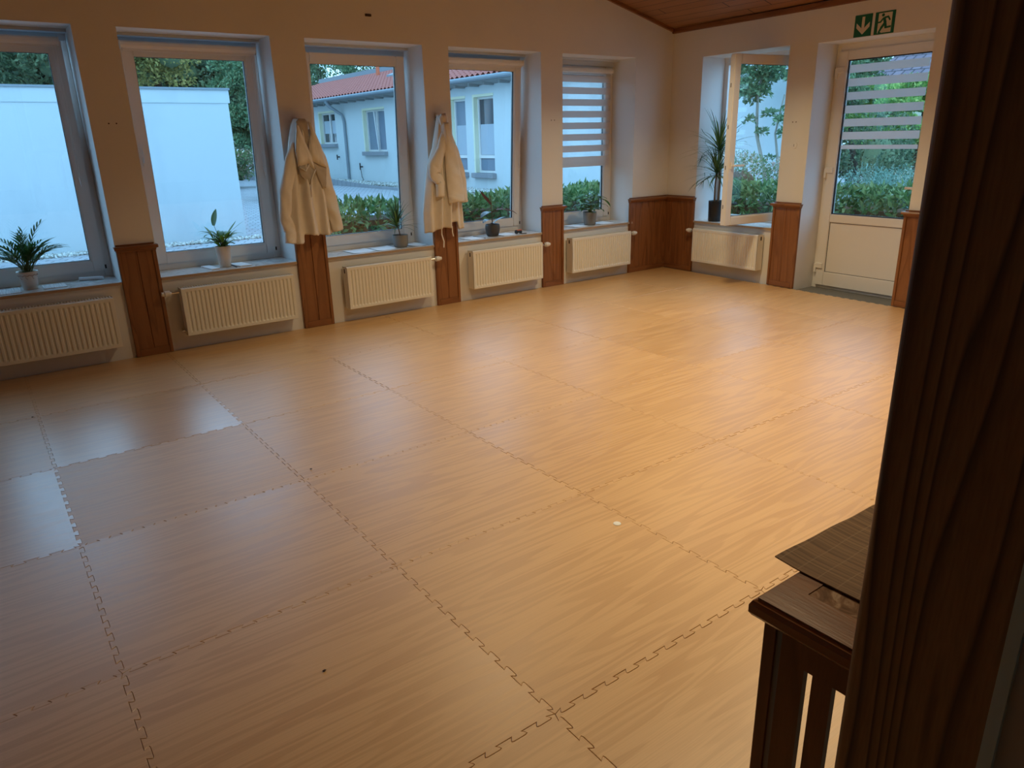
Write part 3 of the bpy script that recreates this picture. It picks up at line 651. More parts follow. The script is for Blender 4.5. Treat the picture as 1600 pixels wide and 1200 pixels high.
# ================================================================== EXIT SIGNS
def sign_plate(a0, a1, z0, z1, label, shapes, panel=None):
    bm = B(); bx(bm, FB, a0, a1, 0.0, 0.003, z0, z1); s = obj('emergency_exit_sign', bm, M['sign_green'])
    tag(s, label, 'sign', 'green escape-route plates above the garden door')
    W_, H_ = a1 - a0, z1 - z0
    for nm, mm, lay, polys in shapes:
        bm = B()
        for poly in polys: prism(bm, [FB.P(a0 + u * W_, 0.003 + lay, z0 + v * H_) for u, v in poly], FB.n * 0.0006)
        obj(nm, bm, mm, s)
    return s
def seg(p, q, w):
    p = Vector(p); q = Vector(q); d = (q - p).normalized(); nn = Vector((-d.y, d.x)) * w / 2
    return [tuple(p + nn), tuple(p - nn), tuple(q - nn), tuple(q + nn)]
arrow = [[(0.42, 0.90), (0.58, 0.90), (0.58, 0.42), (0.42, 0.42)], [(0.50, 0.10), (0.88, 0.42), (0.88, 0.64), (0.50, 0.32)], [(0.50, 0.10), (0.50, 0.32), (0.12, 0.64), (0.12, 0.42)], [(0.42, 0.42), (0.42, 0.36), (0.50, 0.30), (0.58, 0.36), (0.58, 0.42)]]
sign_plate(2.308, 2.478, 2.445, 2.632, 'square green plate with a white arrow pointing down, left of the running-man plate', [('arrow', M['sign_white'], 0.0, arrow)])
head = [[(0.40 + 0.072 * math.cos(t * math.pi / 8), 0.845 + 0.072 * math.sin(t * math.pi / 8)) for t in range(16)]]
man = head + [
    [(0.40, 0.73), (0.52, 0.74), (0.60, 0.52), (0.58, 0.42), (0.48, 0.42), (0.44, 0.55)],      # torso
    seg((0.46, 0.72), (0.67, 0.745), 0.085), seg((0.645, 0.77), (0.77, 0.58), 0.075),                # rear arm
    seg((0.44, 0.72), (0.29, 0.54), 0.080), seg((0.32, 0.545), (0.17, 0.535), 0.070),                # front arm
    seg((0.51, 0.47), (0.35, 0.27), 0.12), seg((0.38, 0.31), (0.24, 0.07), 0.095), seg((0.22, 0.075), (0.36, 0.07), 0.04),   # leading leg
    seg((0.545, 0.47), (0.59, 0.25), 0.12), seg((0.55, 0.275), (0.84, 0.30), 0.085)]              # trailing leg
sign_plate(2.506, 2.694, 2.445, 2.632, 'square green plate with a running man in a white doorway, right of the arrow plate',
           [('doorway', M['sign_white'], 0.0, [[(0.17, 0.06), (0.85, 0.06), (0.85, 0.94), (0.17, 0.94)]]), ('running_figure', M['sign_green'], 0.0008, man)])

# small wall fittings
bm = B(); tube(bm, [FB.P(1.779, -0.001, 1.486), FB.P(1.779, 0.006, 1.486)], 0.034, 24); o = obj('cover_plate', bm, M['wall']); tag(o, 'round white blank cover plate on the pier left of the garden door', 'cover plate')
bm = B(); bx(bm, FB, 1.777, 1.781, 0.006, 0.007, 1.474, 1.497); obj('slot', bm, M['brownhole'], o)
bm = B(); bx(bm, FA, 3.165, 3.225, 0.0, 0.006, 2.670, 2.690); bevel(bm, 0.002); tag(obj('vent_slot', bm, M['brownhole']), 'small brown oblong fitting high on the wall above the middle window', 'wall fitting')
for F, a, z, nm in ((FA, 0.989, 1.801, 'left of the pair on the pier beside the leftmost window'), (FA, 1.041, 1.801, 'right of the pair on the pier beside the leftmost window'),
                 (FA, 5.27, 1.80, 'left of the pair on the pier left of the striped blind'), (FA, 5.315, 1.80, 'right of the pair on the pier left of the striped blind'), (FB, 1.735, 1.715, 'left of the pair on the pier beside the garden door'), (FB, 1.775, 1.715, 'right of the pair on the pier beside the garden door')):
    bm = B(); tube(bm, [F.P(a, -0.002, z), F.P(a, 0.002, z)], 0.0055, 8); tag(obj('screw_hole', bm, M['brownhole']), 'tiny dark screw hole, ' + nm, 'screw hole', 'screw holes in the piers')

# ================================================================== LAMPS (above the picture)
for i, (x, y, z, k) in enumerate(LAMPS):
    t = thing('ceiling_lamp', (x, y, z - 0.03), 'round warm pendant lamp, above the picture', 'lamp', 'pendant lamps of the room')
    bm = B(); lathe(bm, (x, y, z), [(0.24, -0.07), (0.245, -0.07), (0.245, 0.04), (0.235, 0.05), (0.03, 0.05), (0.0, 0.05), (0.0, 0.045), (0.03, 0.045), (0.232, 0.045), (0.24, 0.038), (0.24, -0.07)], 32); obj('lamp_shade', bm, M['greygrey'], t)
    bm = B(); tube(bm, [(x, y, z + 0.05), (x, y, ceil_z(x))], 0.006, 8); tube(bm, [(x, y, ceil_z(x) - 0.04), (x, y, ceil_z(x) + 0.02)], 0.05, 16); obj('suspension', bm, M['pvc'], t)

# ================================================================== JACKETS
def interp(tab, v):
    if v <= tab[0][0]: return tab[0][1]
    for (a, x), (b, y) in zip(tab, tab[1:]):
        if v <= b: return x + (y - x) * (v - a) / (b - a)
    return tab[-1][1]
def smooth_rand(seed):
    r = random.Random(seed); ph = [r.uniform(0, 6.28) for _ in range(6)]; fr = [r.uniform(0.7, 1.3) for _ in range(6)]
    return lambda x: sum(math.sin(x * fr[i] * (1.5 + i) + ph[i]) / (1 + i) for i in range(6)) / 2.0
def drape(name, parent, yb, left, right, ztop, hem, depth, nfold, seed, m, amp=0.022, nu=72, nv=60, puff=0.03):
    """hanging cloth: closed sheet between a left and right outline with pleats that deepen downwards.
    left/right: tables z->x (given as (ztop - z, x)); hem: table u->z"""
    bm = B(); sr = smooth_rand(seed); s2 = smooth_rand(seed + 9); F_ = []; Bk = []
    for i in range(nu + 1):
        u = i / nu; hz = interp(hem, u) + 0.006 * s2(u * 14); cf = []; cb = []
        for j in range(nv + 1):
            v = j / nv; z = ztop - v * (ztop - hz); dz = ztop - z
            xl = interp(left, dz); xr = interp(right, dz); x = xl + (xr - xl) * u
            edge = math.sin(math.pi * min(1, max(0, u))) ** 0.45
            open_ = min(1.0, 0.25 + dz * 1.3)
            fold = math.cos(u * nfold * math.pi * 2 + 1.6 * sr(v * 1.2 + u * 2.0) + seed) + 0.45 * sr(u * 9 + v * 1.6)
            crease = 0.35 * math.sin(v * 22 + u * 9 + seed) * math.exp(-((u - 0.5) ** 2) * 6) * 0.25
            y = yb - (0.02 + depth * edge * (0.55 + 0.45 * math.sin(min(v, 1) * math.pi * 0.9)) + puff * edge * math.exp(-((v - 0.15) ** 2) * 30) + amp * open_ * edge * (fold + crease))
            cf.append(bm.verts.new((x, y, z))); cb.append(bm.verts.new((x * 0.999 + 0.001 * x, min(yb - 0.004, y + 0.012 + 0.02 * edge), z + 0.002)))
        F_.append(cf); Bk.append(cb)
    for i in range(nu):
        for j in range(nv):
            bm.faces.new((F_[i][j], F_[i][j + 1], F_[i + 1][j + 1], F_[i + 1][j])); bm.faces.new((Bk[i][j], Bk[i + 1][j], Bk[i + 1][j + 1], Bk[i][j + 1]))
    for i in range(nu):
        bm.faces.new((F_[i][0], F_[i + 1][0], Bk[i + 1][0], Bk[i][0])); bm.faces.new((F_[i][nv], Bk[i][nv], Bk[i + 1][nv], F_[i + 1][nv]))
    for j in range(nv):
        bm.faces.new((F_[0][j], Bk[0][j], Bk[0][j + 1], F_[0][j + 1])); bm.faces.new((F_[nu][j], F_[nu][j + 1], Bk[nu][j + 1], Bk[nu][j]))
    return obj(name, bm, m, parent, smooth=True)
def sleeve(name, parent, path, widths, depth, seed, m, nseg=30, ncirc=28, wr=0.010, open_end=True):
    """empty hanging sleeve: flattened tube with wrinkles. path = [(x,y,z)], widths per point"""
    bm = B(); sr = smooth_rand(seed); pts = [Vector(p) for p in path]; rings = []
    for i in range(nseg + 1):
        t = i / nseg * (len(pts) - 1); k = min(int(t), len(pts) - 2); f = t - k; f = f * f * (3 - 2 * f) * 0.5 + f * 0.5
        c = pts[k].lerp(pts[k + 1], f); w = widths[k] + (widths[k + 1] - widths[k]) * f
        tan = (pts[k + 1] - pts[k]).normalized(); side = Vector((tan.z, 0, -tan.x)).normalized()
        if side.x < 0: side = -side
        ring = []
        for q in range(ncirc):
            a = 2 * math.pi * q / ncirc
            wrk = 1 + 0.10 * sr(a * 1.3 + i * 0.05) + 0.05 * math.sin(i * 1.1 + 2 * math.sin(a) + seed)
            ring.append(bm.verts.new(c + side * math.cos(a) * w / 2 * (1 + 0.02 * sr(i * 0.9)) + Vector((0, -1, 0)) * (math.sin(a) * depth / 2 * wrk + wr * sr(a + i * 0.35) * (1 if math.sin(a) > -.2 else 0))))
        rings.append(ring)
    for i in range(nseg):
        for q in range(ncirc): bm.faces.new((rings[i][q], rings[i][(q + 1) % ncirc], rings[i + 1][(q + 1) % ncirc], rings[i + 1][q]))
    bm.faces.new(rings[0][::-1])
    # cuff: turned inwards so the end is hollow
    c = sum((v.co for v in rings[-1]), Vector()) / ncirc; up = (pts[-2] - pts[-1]).normalized() * 0.05
    inn = [bm.verts.new(c + (v.co - c) * 0.86) for v in rings[-1]]; inn2 = [bm.verts.new(c + (v.co - c) * 0.8 + up) for v in rings[-1]]
    for q in range(ncirc):
        q2 = (q + 1) % ncirc
        bm.faces.new((rings[-1][q], rings[-1][q2], inn[q2], inn[q])); bm.faces.new((inn[q], inn[q2], inn2[q2], inn2[q]))
    bm.faces.new(inn2)
    return obj(name, bm, m, parent, smooth=True)
def hook(x, z, label):
    t = thing('coat_hook', (x, 6.42, z), label, 'hook', 'hooks on the window piers')
    bm = B(); bx(bm, FA, x - 0.012, x + 0.012, 0.0, 0.006, z - 0.03, z + 0.03); obj('back_plate', bm, M['chrome'], t)
    bm = B(); tube(bm, [(x, 6.416, z), (x, 6.39, z - 0.004), (x, 6.368, z + 0.004), (x, 6.362, z + 0.022)], 0.005, 8); obj('hook_arm', bm, M['chrome'], t)
hook(2.43, 1.805, 'metal hook carrying the jacket left of the window with the tiled roof'); hook(3.83, 1.835, 'metal hook carrying the jacket right of the window with the tiled roof')
YB = 6.366
j1 = thing('white_jacket', (2.43, YB, 0.8), 'white cotton jacket with wide folded front, left of the window showing the tiled roof', 'jacket', 'off-white jackets hanging on the window piers')
drape('body', j1, YB, [(0, 2.385), (0.05, 2.36), (0.15, 2.33), (0.40, 2.275), (0.62, 2.245), (0.80, 2.235), (1.05, 2.24)], [(0, 2.475), (0.05, 2.50), (0.15, 2.53), (0.40, 2.60), (0.65, 2.635), (0.80, 2.645), (1.05, 2.66)], 1.822,
      [(0, 0.79), (0.24, 0.785), (0.27, 0.80), (0.28, 0.855), (0.40, 0.86), (0.60, 0.845), (0.75, 0.84), (1.0, 0.86)], 0.075, 3.6, 2.0, M['cotton'], amp=0.030)
sleeve('sleeve', j1, [(2.385, 6.31, 1.66), (2.32, 6.30, 1.50), (2.235, 6.31, 1.25), (2.200, 6.315, 1.02), (2.235, 6.32, 0.90), (2.225, 6.32, 0.80)], [0.07, 0.12, 0.11, 0.10, 0.11, 0.10], 0.075, 3, M['cotton'])
sleeve('sleeve', j1, [(2.50, 6.30, 1.74), (2.555, 6.295, 1.50), (2.60, 6.30, 1.25), (2.645, 6.305, 1.05), (2.672, 6.31, 0.87)], [0.06, 0.13, 0.125, 0.115, 0.10], 0.075, 8, M['cotton'])
def flap(name, parent, poly, y, thick, m, bulge=0.012, sub=3, seed=1):
    """small cloth panel: polygon in x/z, triangulated and bulged forward, with thickness"""
    bm = B(); cx = sum(p[0] for p in poly) / len(poly); cz = sum(p[1] for p in poly) / len(poly); sr = smooth_rand(seed)
    vs = [bm.verts.new((p[0], y, p[1])) for p in poly]; bm.faces.new(vs)
    bmesh.ops.triangulate(bm, faces=bm.faces[:]); bmesh.ops.subdivide_edges(bm, edges=bm.edges[:], cuts=5, use_grid_fill=True)
    bmesh.ops.triangulate(bm, faces=bm.faces[:])
    bnd = {v for e in bm.edges if e.is_boundary for v in e.verts}
    for v in bm.verts:
        dd = min(math.hypot(v.co.x - b.co.x, v.co.z - b.co.z) for b in bnd) if v not in bnd else 0
        v.co.y -= bulge * min(1, dd / 0.02) + 0.005 * sr(v.co.x * 40 + v.co.z * 25)
    r = bmesh.ops.extrude_face_region(bm, geom=bm.faces[:]); bmesh.ops.translate(bm, verts=[g for g in r['geom'] if isinstance(g, bmesh.types.BMVert)], vec=(0, thick, 0))
    return obj(name, bm, m, parent, smooth=True)
flap('collar', j1, [(2.375, 1.80), (2.40, 1.825), (2.455, 1.822), (2.475, 1.79), (2.47, 1.66), (2.445, 1.58), (2.41, 1.68), (2.385, 1.76)], 6.262, 0.012, M['cotton_dark'], 0.004, seed=4)
flap('lapel', j1, [(2.365, 1.775), (2.385, 1.77), (2.43, 1.63), (2.475, 1.52), (2.490, 1.40), (2.44, 1.46), (2.345, 1.44), (2.335, 1.56)], 6.245, 0.012, M['cotton'], 0.018, seed=5)
flap('lapel', j1, [(2.475, 1.80), (2.50, 1.79), (2.565, 1.60), (2.60, 1.42), (2.535, 1.445), (2.46, 1.49), (2.455, 1.60), (2.485, 1.72)], 6.243, 0.012, M['cotton'], 0.016, seed=6)
flap('lining', j1, [(2.345, 1.445), (2.44, 1.462), (2.492, 1.405), (2.455, 1.33), (2.435, 1.285), (2.395, 1.33), (2.36, 1.36)], 6.250, 0.010, M['cotton_dark'], 0.004, seed=7)
flap('lining', j1, [(2.475, 1.478), (2.535, 1.445), (2.598, 1.42), (2.585, 1.33), (2.575, 1.25), (2.545, 1.245), (2.515, 1.34)], 6.252, 0.010, M['cotton_dark'], 0.003, seed=8)
bm = B(); tube(bm, [(2.44, 6.235, 1.455), (2.402, 6.236, 1.40), (2.352, 6.238, 1.435)], 0.006, 6); tube(bm, [(2.49, 6.235, 1.41), (2.447, 6.236, 1.335), (2.434, 6.238, 1.25), (2.43, 6.24, 1.18)], [0.006, 0.006, 0.007, 0.002], 6); obj('facing_edge', bm, M['cotton'], j1, smooth=True)

j2 = thing('white_jacket', (3.83, YB, 0.75), 'white cotton jacket with dangling ties, right of the window showing the tiled roof', 'jacket', 'off-white jackets hanging on the window piers')
drape('body', j2, YB, [(0, 3.80), (0.05, 3.79), (0.30, 3.73), (0.46, 3.66), (0.70, 3.615), (0.90, 3.585), (1.15, 3.59)], [(0, 3.86), (0.05, 3.885), (0.20, 3.92), (0.40, 3.965), (0.70, 4.02), (1.15, 4.05)], 1.852,
      [(0, 0.755), (0.2, 0.775), (0.45, 0.80), (0.62, 0.79), (0.63, 0.84), (0.78, 0.84), (0.80, 0.765), (1.0, 0.775)], 0.080, 4.2, 4.0, M['cotton'], amp=0.028)
sleeve('sleeve', j2, [(3.83, 6.285, 1.70), (3.78, 6.262, 1.54), (3.70, 6.26, 1.40), (3.685, 6.26, 1.32), (3.745, 6.262, 1.24), (3.735, 6.265, 1.10)], [0.06, 0.10, 0.13, 0.12, 0.10, 0.085], 0.07, 13, M['cotton'], wr=0.008)
sleeve('sleeve', j2, [(3.845, 6.275, 1.78), (3.865, 6.245, 1.55), (3.885, 6.235, 1.30), (3.90, 6.23, 1.12), (3.905, 6.23, 1.045)], [0.06, 0.12, 0.17, 0.185, 0.175], 0.065, 21, M['cotton'], wr=0.008)
sleeve('sleeve', j2, [(3.875, 6.30, 1.74), (3.94, 6.285, 1.50), (4.00, 6.29, 1.28), (4.025, 6.30, 1.12), (4.03, 6.30, 1.03)], [0.05, 0.10, 0.11, 0.10, 0.09], 0.06, 25, M['cotton'], wr=0.008)
flap('collar', j2, [(3.79, 1.82), (3.81, 1.86), (3.86, 1.868), (3.885, 1.83), (3.875, 1.76), (3.83, 1.73), (3.80, 1.76)], 6.285, 0.02, M['cotton'], 0.02, seed=14)
bm = B(); tube(bm, [(3.775, 6.33, 0.80), (3.77, 6.325, 0.73), (3.79, 6.325, 0.66), (3.785, 6.325, 0.60)], 0.007, 6, flat=0.4); tube(bm, [(3.90, 6.33, 0.80), (3.895, 6.325, 0.745), (3.905, 6.325, 0.70)], 0.006, 6, flat=0.4); obj('tie', bm, M['cotton'], j2)

# ================================================================== PLANTS ON THE SILLS
def leaf_blade(bm, p0, dirv, length, width, droop=0.5, nseg=6, fold=0.15, mi=0, curl=0.0, prof=None):
    """strap or oval leaf: starts at p0 heading dirv and bending down"""
    p = Vector(p0); d = Vector(dirv).normalized(); L = []; Rr = []; C = []
    side = d.cross(Vector((0, 0, 1)))
    if side.length < 0.05: side = Vector((1, 0, 0))
    side.normalize()
    for i in range(nseg + 1):
        t = i / nseg; w = (prof(t) if prof else math.sin(math.pi * min(1, 0.12 + 0.88 * t)) ** 0.8) * width / 2
        if i == nseg: w = 0.0006
        up = side.cross(d).normalized()
        L.append(bm.verts.new(p + side * w + up * fold * w)); C.append(bm.verts.new(p)); Rr.append(bm.verts.new(p - side * w + up * fold * w))
        step = length / nseg
        d = (d + Vector((0, 0, -1)) * droop / nseg * (0.4 + 1.2 * t)).normalized(); p = p + d * step
    for i in range(nseg):
        for a, b in ((L, C), (C, Rr)):
            f = bm.faces.new((a[i], b[i], b[i + 1], a[i + 1])); f.material_index = mi; f.smooth = True
def pot(parent, c, prof, m, soil_r, soil_z):
    bm = B(); lathe(bm, c, prof, 32); p = obj('pot', bm, m, parent, smooth=False)
    for f in p.data.polygons: f.use_smooth = len(f.vertices) == 4
    bm = B(); lathe(bm, c, [(0, soil_z - 0.01), (soil_r, soil_z - 0.01), (soil_r, soil_z), (0, soil_z + 0.004)], 20); obj('soil', bm, M['soil'], parent)
    return p
SZ = 0.6225
# 1 parlour palm, cream pot with brown garland
c = (0.268, 6.60, SZ); t = thing('potted_palm', c, 'small feathery palm in a cream pot with a brown garland, on the leftmost sill', 'plant', 'potted plants on the window sills')
p = pot(t, c, [(0, 0), (0.046, 0), (0.050, 0.004), (0.064, 0.118), (0.070, 0.120), (0.072, 0.136), (0.066, 0.136), (0.062, 0.122), (0.055, 0.02), (0, 0.02)], M['pot_cream'], 0.060, 0.118)
bm = B()
for k in range(48):
    a0_ = 2 * math.pi * k / 48; a1_ = 2 * math.pi * (k + 1) / 48; z_ = lambda a: 0.106 + 0.004 * math.sin(a * 12); r_ = 0.0638
    tube(bm, [(c[0] + r_ * math.cos(a0_), c[1] + r_ * math.sin(a0_), SZ + z_(a0_)), (c[0] + r_ * math.cos(a1_), c[1] + r_ * math.sin(a1_), SZ + z_(a1_))], 0.0016, 4)
for ang_, dz in ((-2.6, 0), (-1.9, 0.005), (-1.2, 0)):
    tube(bm, [(c[0] + 0.0615 * math.cos(ang_), c[1] + 0.0615 * math.sin(ang_), SZ + 0.098), (c[0] + 0.059 * math.cos(ang_ + .15), c[1] + 0.059 * math.sin(ang_ + .15), SZ + 0.080), (c[0] + 0.0585 * math.cos(ang_ + .3), c[1] + 0.0585 * math.sin(ang_ + .3), SZ + 0.090)], 0.0016, 4)
obj('garland', bm, M['motif'], p)
bm = B(); rnd = random.Random(3); st = B()
fr = [(-0.75, -0.2, 0.42), (0.65, 0.0, 0.33), (0.2, 0.1, 0.40), (0.05, -0.3, 0.36)] + [(rnd.uniform(-0.6, 0.6), rnd.uniform(-0.6, 0.5), rnd.uniform(0.18, 0.32)) for _ in range(40)]
for dx, dy, L in fr:
    b0 = Vector((c[0] + rnd.uniform(-0.025, 0.025), c[1] + rnd.uniform(-0.02, 0.02), SZ + 0.115)); d = Vector((dx, dy, 1.25)).normalized(); pts_ = [b0]; q = b0.copy()
    for i in range(10):
        d = (d + Vector((0, 0, -0.06 - 0.10 * L * i / 3)) + Vector((dx, dy, 0)) * 0.05).normalized(); q = q + d * L / 10; pts_.append(q.copy())
        if i >= 4:
            s_ = d.cross(Vector((0, 0, 1))).normalized(); ll = 0.085 * (1.1 - abs(i - 6) * 0.12)
            for sgn in (1, -1): leaf_blade(bm, q, d * 1.1 + s_ * sgn * 0.75 + Vector((0, 0, 0.1)), ll, 0.013, 0.35, 3)
    tube(st, pts_, 0.0022, 4)
obj('fronds', bm, M['palm'], t, recalc=False); obj('stems', st, M['stem_g'], t)
# 2 lily in tall cream pot
c = (1.716, 6.585, SZ); t = thing('potted_lily', c, 'broad-leaved plant in a tall tapering cream pot, before the white yard wall', 'plant', 'potted plants on the window sills')
pot(t, c, [(0, 0), (0.044, 0), (0.047, 0.004), (0.062, 0.150), (0.066, 0.176), (0.0655, 0.180), (0.060, 0.178), (0.056, 0.15), (0.045, 0.03), (0, 0.03)], M['pot_cream'], 0.058, 0.158)
bm = B(); st = B(); rnd = random.Random(11)
def stalk_leaf(top, L, wdt, droop, az, lean=0.7, b0=None, m_=None):
    b = b0 or Vector((c[0] + rnd.uniform(-.02, .02), c[1] + rnd.uniform(-.02, .02), SZ + 0.155)); tp = Vector(top)
    mid = (b + tp) / 2 + Vector((0, 0, 0.02)); tube(st, [b, mid, tp], [0.003, 0.0025, 0.002], 5)
    leaf_blade(bm, tp, Vector((math.cos(az) * lean, math.sin(az) * lean, 1.0 - lean * 0.6)), L, wdt, droop, 7, 0.2)
stalk_leaf((c[0] - 0.045, c[1], SZ + 0.355), 0.145, 0.085, 0.1, 0.3, 0.25)
stalk_leaf((c[0] + 0.05, c[1], SZ + 0.27), 0.15, 0.032, -0.1, 0.2, 0.62)
stalk_leaf((c[0] + 0.09, c[1] - 0.01, SZ + 0.30), 0.14, 0.012, 0.2, 0.0, 0.75)
stalk_leaf((c[0] - 0.07, c[1], SZ + 0.25), 0.12, 0.06, 0.5, 2.6, 0.35)
stalk_leaf((c[0] - 0.06, c[1], SZ + 0.28), 0.13, 0.016, 0.9, 3.2, 0.9)
for k in range(30):
    az = rnd.uniform(0, 6.28); r = rnd.uniform(0.02, 0.07); stalk_leaf((c[0] + r * math.cos(az), c[1] + r * 0.8 * math.sin(az), SZ + rnd.uniform(0.17, 0.27)), rnd.uniform(0.09, 0.15), rnd.uniform(0.032, 0.052), rnd.uniform(0.5, 1.6), az, rnd.uniform(0.5, 1.0))
obj('leaves', bm, M['lily'], t, recalc=False); obj('stems', st, M['stem_g'], t)
# 3 small dracaena in grey pot
def dracaena(bm, top, n, L, w, seed, up=0.75, zmin=0.0):
    rnd = random.Random(seed)
    for k in range(n):
        az = k * 2.399 + rnd.uniform(-.2, .2); tt = k / n; el = up * (1 - tt) + zmin * tt + rnd.uniform(-.1, .12)
        p = Vector(top) + Vector((0, 0, -0.06 * tt)); leaf_blade(bm, p, Vector((math.cos(az) * math.cos(el * 1.5), math.sin(az) * math.cos(el * 1.5), math.sin(el * 1.5))), L * rnd.uniform(0.75, 1.1), w, rnd.uniform(0.5, 1.1), 8, 0.25, prof=lambda t: min(1, 0.55 + t * 2) * (1 - t) ** 0.55)
c = (3.415, 6.535, SZ); t = thing('potted_dracaena', c, 'small spiky dracaena in a squat grey pot, on the sill between the two jackets', 'plant', 'potted plants on the window sills')
pot(t, c, [(0, 0), (0.056, 0), (0.068, 0.010), (0.076, 0.06), (0.077, 0.118), (0.076, 0.122), (0.070, 0.120), (0.068, 0.05), (0.05, 0.02), (0, 0.02)], M['pot_grey'], 0.069, 0.108)
bm = B(); tube(bm, [(c[0], c[1], SZ + 0.10), (c[0] - 0.012, c[1], SZ + 0.17), (c[0] - 0.03, c[1], SZ + 0.235)], [0.006, 0.0055, 0.006], 8); obj('cane', bm, M['cane'], t)
bm = B(); dracaena(bm, (c[0] - 0.03, c[1], SZ + 0.245), 48, 0.25, 0.021, 3, 0.95, 0.1); obj('leaves', bm, M['drac'], t, recalc=False)
# 4 rubber plant in dark pot
c = (4.552, 6.56, SZ); t = thing('rubber_plant', c, 'rubber plant with five big glossy dark leaves in a round charcoal pot', 'plant', 'potted plants on the window sills')
pot(t, c, [(0, 0), (0.052, 0), (0.062, 0.006), (0.076, 0.05), (0.080, 0.085), (0.078, 0.120), (0.074, 0.128), (0.069, 0.124), (0.072, 0.08), (0.05, 0.02), (0, 0.02)], M['pot_dark'], 0.070, 0.112)
bm = B(); tube(bm, [(c[0], c[1], SZ + 0.10), (c[0] - 0.004, c[1], SZ + 0.25), (c[0] - 0.012, c[1], SZ + 0.40), (c[0] - 0.03, c[1], SZ + 0.455)], [0.006, 0.005, 0.004, 0.001], 8); obj('stem', bm, M['cane'], t)
ov = lambda t: math.sin(math.pi * (0.04 + 0.96 * t) ** 0.85) ** 0.75
bm = B(); leaf_blade(bm, (c[0] - 0.015, c[1], SZ + 0.33), (-0.85, -0.1, 0.85), 0.22, 0.062, -0.15, 10, 0.25, prof=ov); leaf_blade(bm, (c[0] + 0.05, c[1] - 0.01, SZ + 0.275), (1.0, -0.15, 0.05), 0.27, 0.075, 0.75, 10, 0.2, prof=ov); obj('red_leaf', bm, M['rubber_red'], t, recalc=False)['label'] = 'reddish brown leaf backs'
bm = B()
for sp_, dv, L, w_, dr_ in (((c[0] - 0.005, c[1] - 0.01, SZ + 0.26), (-1, -0.25, 0.1), 0.20, 0.10, 0.9), ((c[0], c[1] - 0.01, SZ + 0.17), (-1, -0.35, 0.35), 0.19, 0.085, 1.0), ((c[0], c[1] - 0.01, SZ + 0.14), (0.8, -0.3, 0.55), 0.16, 0.075, 0.5), ((c[0], c[1], SZ + 0.13), (-0.4, -0.8, 0.45), 0.10, 0.055, 1.0)):
    leaf_blade(bm, sp_, dv, L, w_, dr_, 9, 0.12, prof=ov)
tube(bm, [(c[0], c[1], SZ + 0.26), (c[0] + 0.05, c[1] - 0.01, SZ + 0.275)], 0.0025, 5); obj('leaves', bm, M['rubber'], t, recalc=False)
# 5 bushy plant in grey pot
c = (5.966, 6.555, SZ); t = thing('potted_plant', c, 'bushy drooping-leaved plant in a plain grey pot under the striped blind', 'plant', 'potted plants on the window sills')
pot(t, c, [(0, 0), (0.064, 0), (0.070, 0.008), (0.080, 0.12), (0.0815, 0.150), (0.080, 0.153), (0.074, 0.150), (0.070, 0.1), (0.06, 0.02), (0, 0.02)], M['pot_grey'], 0.073, 0.135)
bm = B(); st = B(); rnd = random.Random(8)
for k in range(44):
    az = k * 2.4 + rnd.uniform(-.3, .3); r = rnd.uniform(0.03, 0.15); tp = Vector((c[0] + r * math.cos(az), c[1] + r * 0.55 * math.sin(az), SZ + rnd.uniform(0.19, 0.36) - r * 0.3)); b = Vector((c[0] + rnd.uniform(-.02, .02), c[1], SZ + 0.13))
    tube(st, [b, (b + tp) / 2 + Vector((0, 0, 0.03)), tp], 0.002, 4); leaf_blade(bm, tp, (math.cos(az), math.sin(az) * .6, 0.25), rnd.uniform(0.08, 0.13), rnd.uniform(0.035, 0.05), rnd.uniform(0.8, 1.8), 6, 0.2)
tp = Vector((c[0] + 0.22, c[1] + 0.02, SZ + 0.285)); tube(st, [Vector((c[0], c[1], SZ + 0.13)), Vector((c[0] + 0.12, c[1], SZ + 0.28)), tp], 0.0025, 4); leaf_blade(bm, tp, (1, 0, -0.35), 0.17, 0.05, 0.9, 7, 0.2)
obj('leaves', bm, M['palm'], t, recalc=False); obj('stems', st, M['stem_g'], t)
def clamp_reveal(bm):
    for v in bm.verts:
        p = v.co - FB.o; a = p.dot(FB.d); o_ = p.dot(FB.n)
        if o_ < 0.03 and a < 0.482: v.co += FB.d * (0.482 - a)
        if o_ < FRO + 0.02: v.co += FB.n * (FRO + 0.02 - o_)
        if v.co.z < SZ + 0.002: v.co.z = SZ + 0.002
# 6 tall dracaena in black pot beside the open casement
c = (7.235, 5.715, SZ); t = thing('tall_dracaena', c, 'tall two-headed dracaena in a black cylinder pot beside the open casement', 'plant', 'potted plants on the window sills')
pot(t, c, [(0, 0), (0.078, 0), (0.084, 0.006), (0.090, 0.235), (0.089, 0.240), (0.083, 0.238), (0.080, 0.05), (0, 0.04)], M['pot_black'], 0.082, 0.215)
bm = B(); tube(bm, [(c[0] - 0.01, c[1] + 0.02, SZ + 0.21), (c[0], c[1] + 0.03, SZ + 0.42), (c[0], c[1] + 0.02, SZ + 0.55)], [0.011, 0.010, 0.009], 8); obj('cane', bm, M['cane'], t)
bm = B(); tube(bm, [(c[0] + 0.01, c[1] - 0.02, SZ + 0.21), (c[0] + 0.015, c[1] - 0.02, SZ + 0.5), (c[0] + 0.005, c[1] + 0.01, SZ + 0.80)], [0.013, 0.012, 0.010], 8); obj('cane', bm, M['cane'], t)
bm = B(); dracaena(bm, (c[0], c[1] + 0.02, SZ + 0.58), 80, 0.42, 0.021, 5, 0.85, -0.2); clamp_reveal(bm); obj('lower_crown', bm, M['drac'], t, recalc=False)
bm = B(); dracaena(bm, (c[0] + 0.005, c[1] + 0.01, SZ + 0.84), 80, 0.47, 0.021, 6, 0.85, -0.15); clamp_reveal(bm); obj('upper_crown', bm, M['drac'], t, recalc=False)

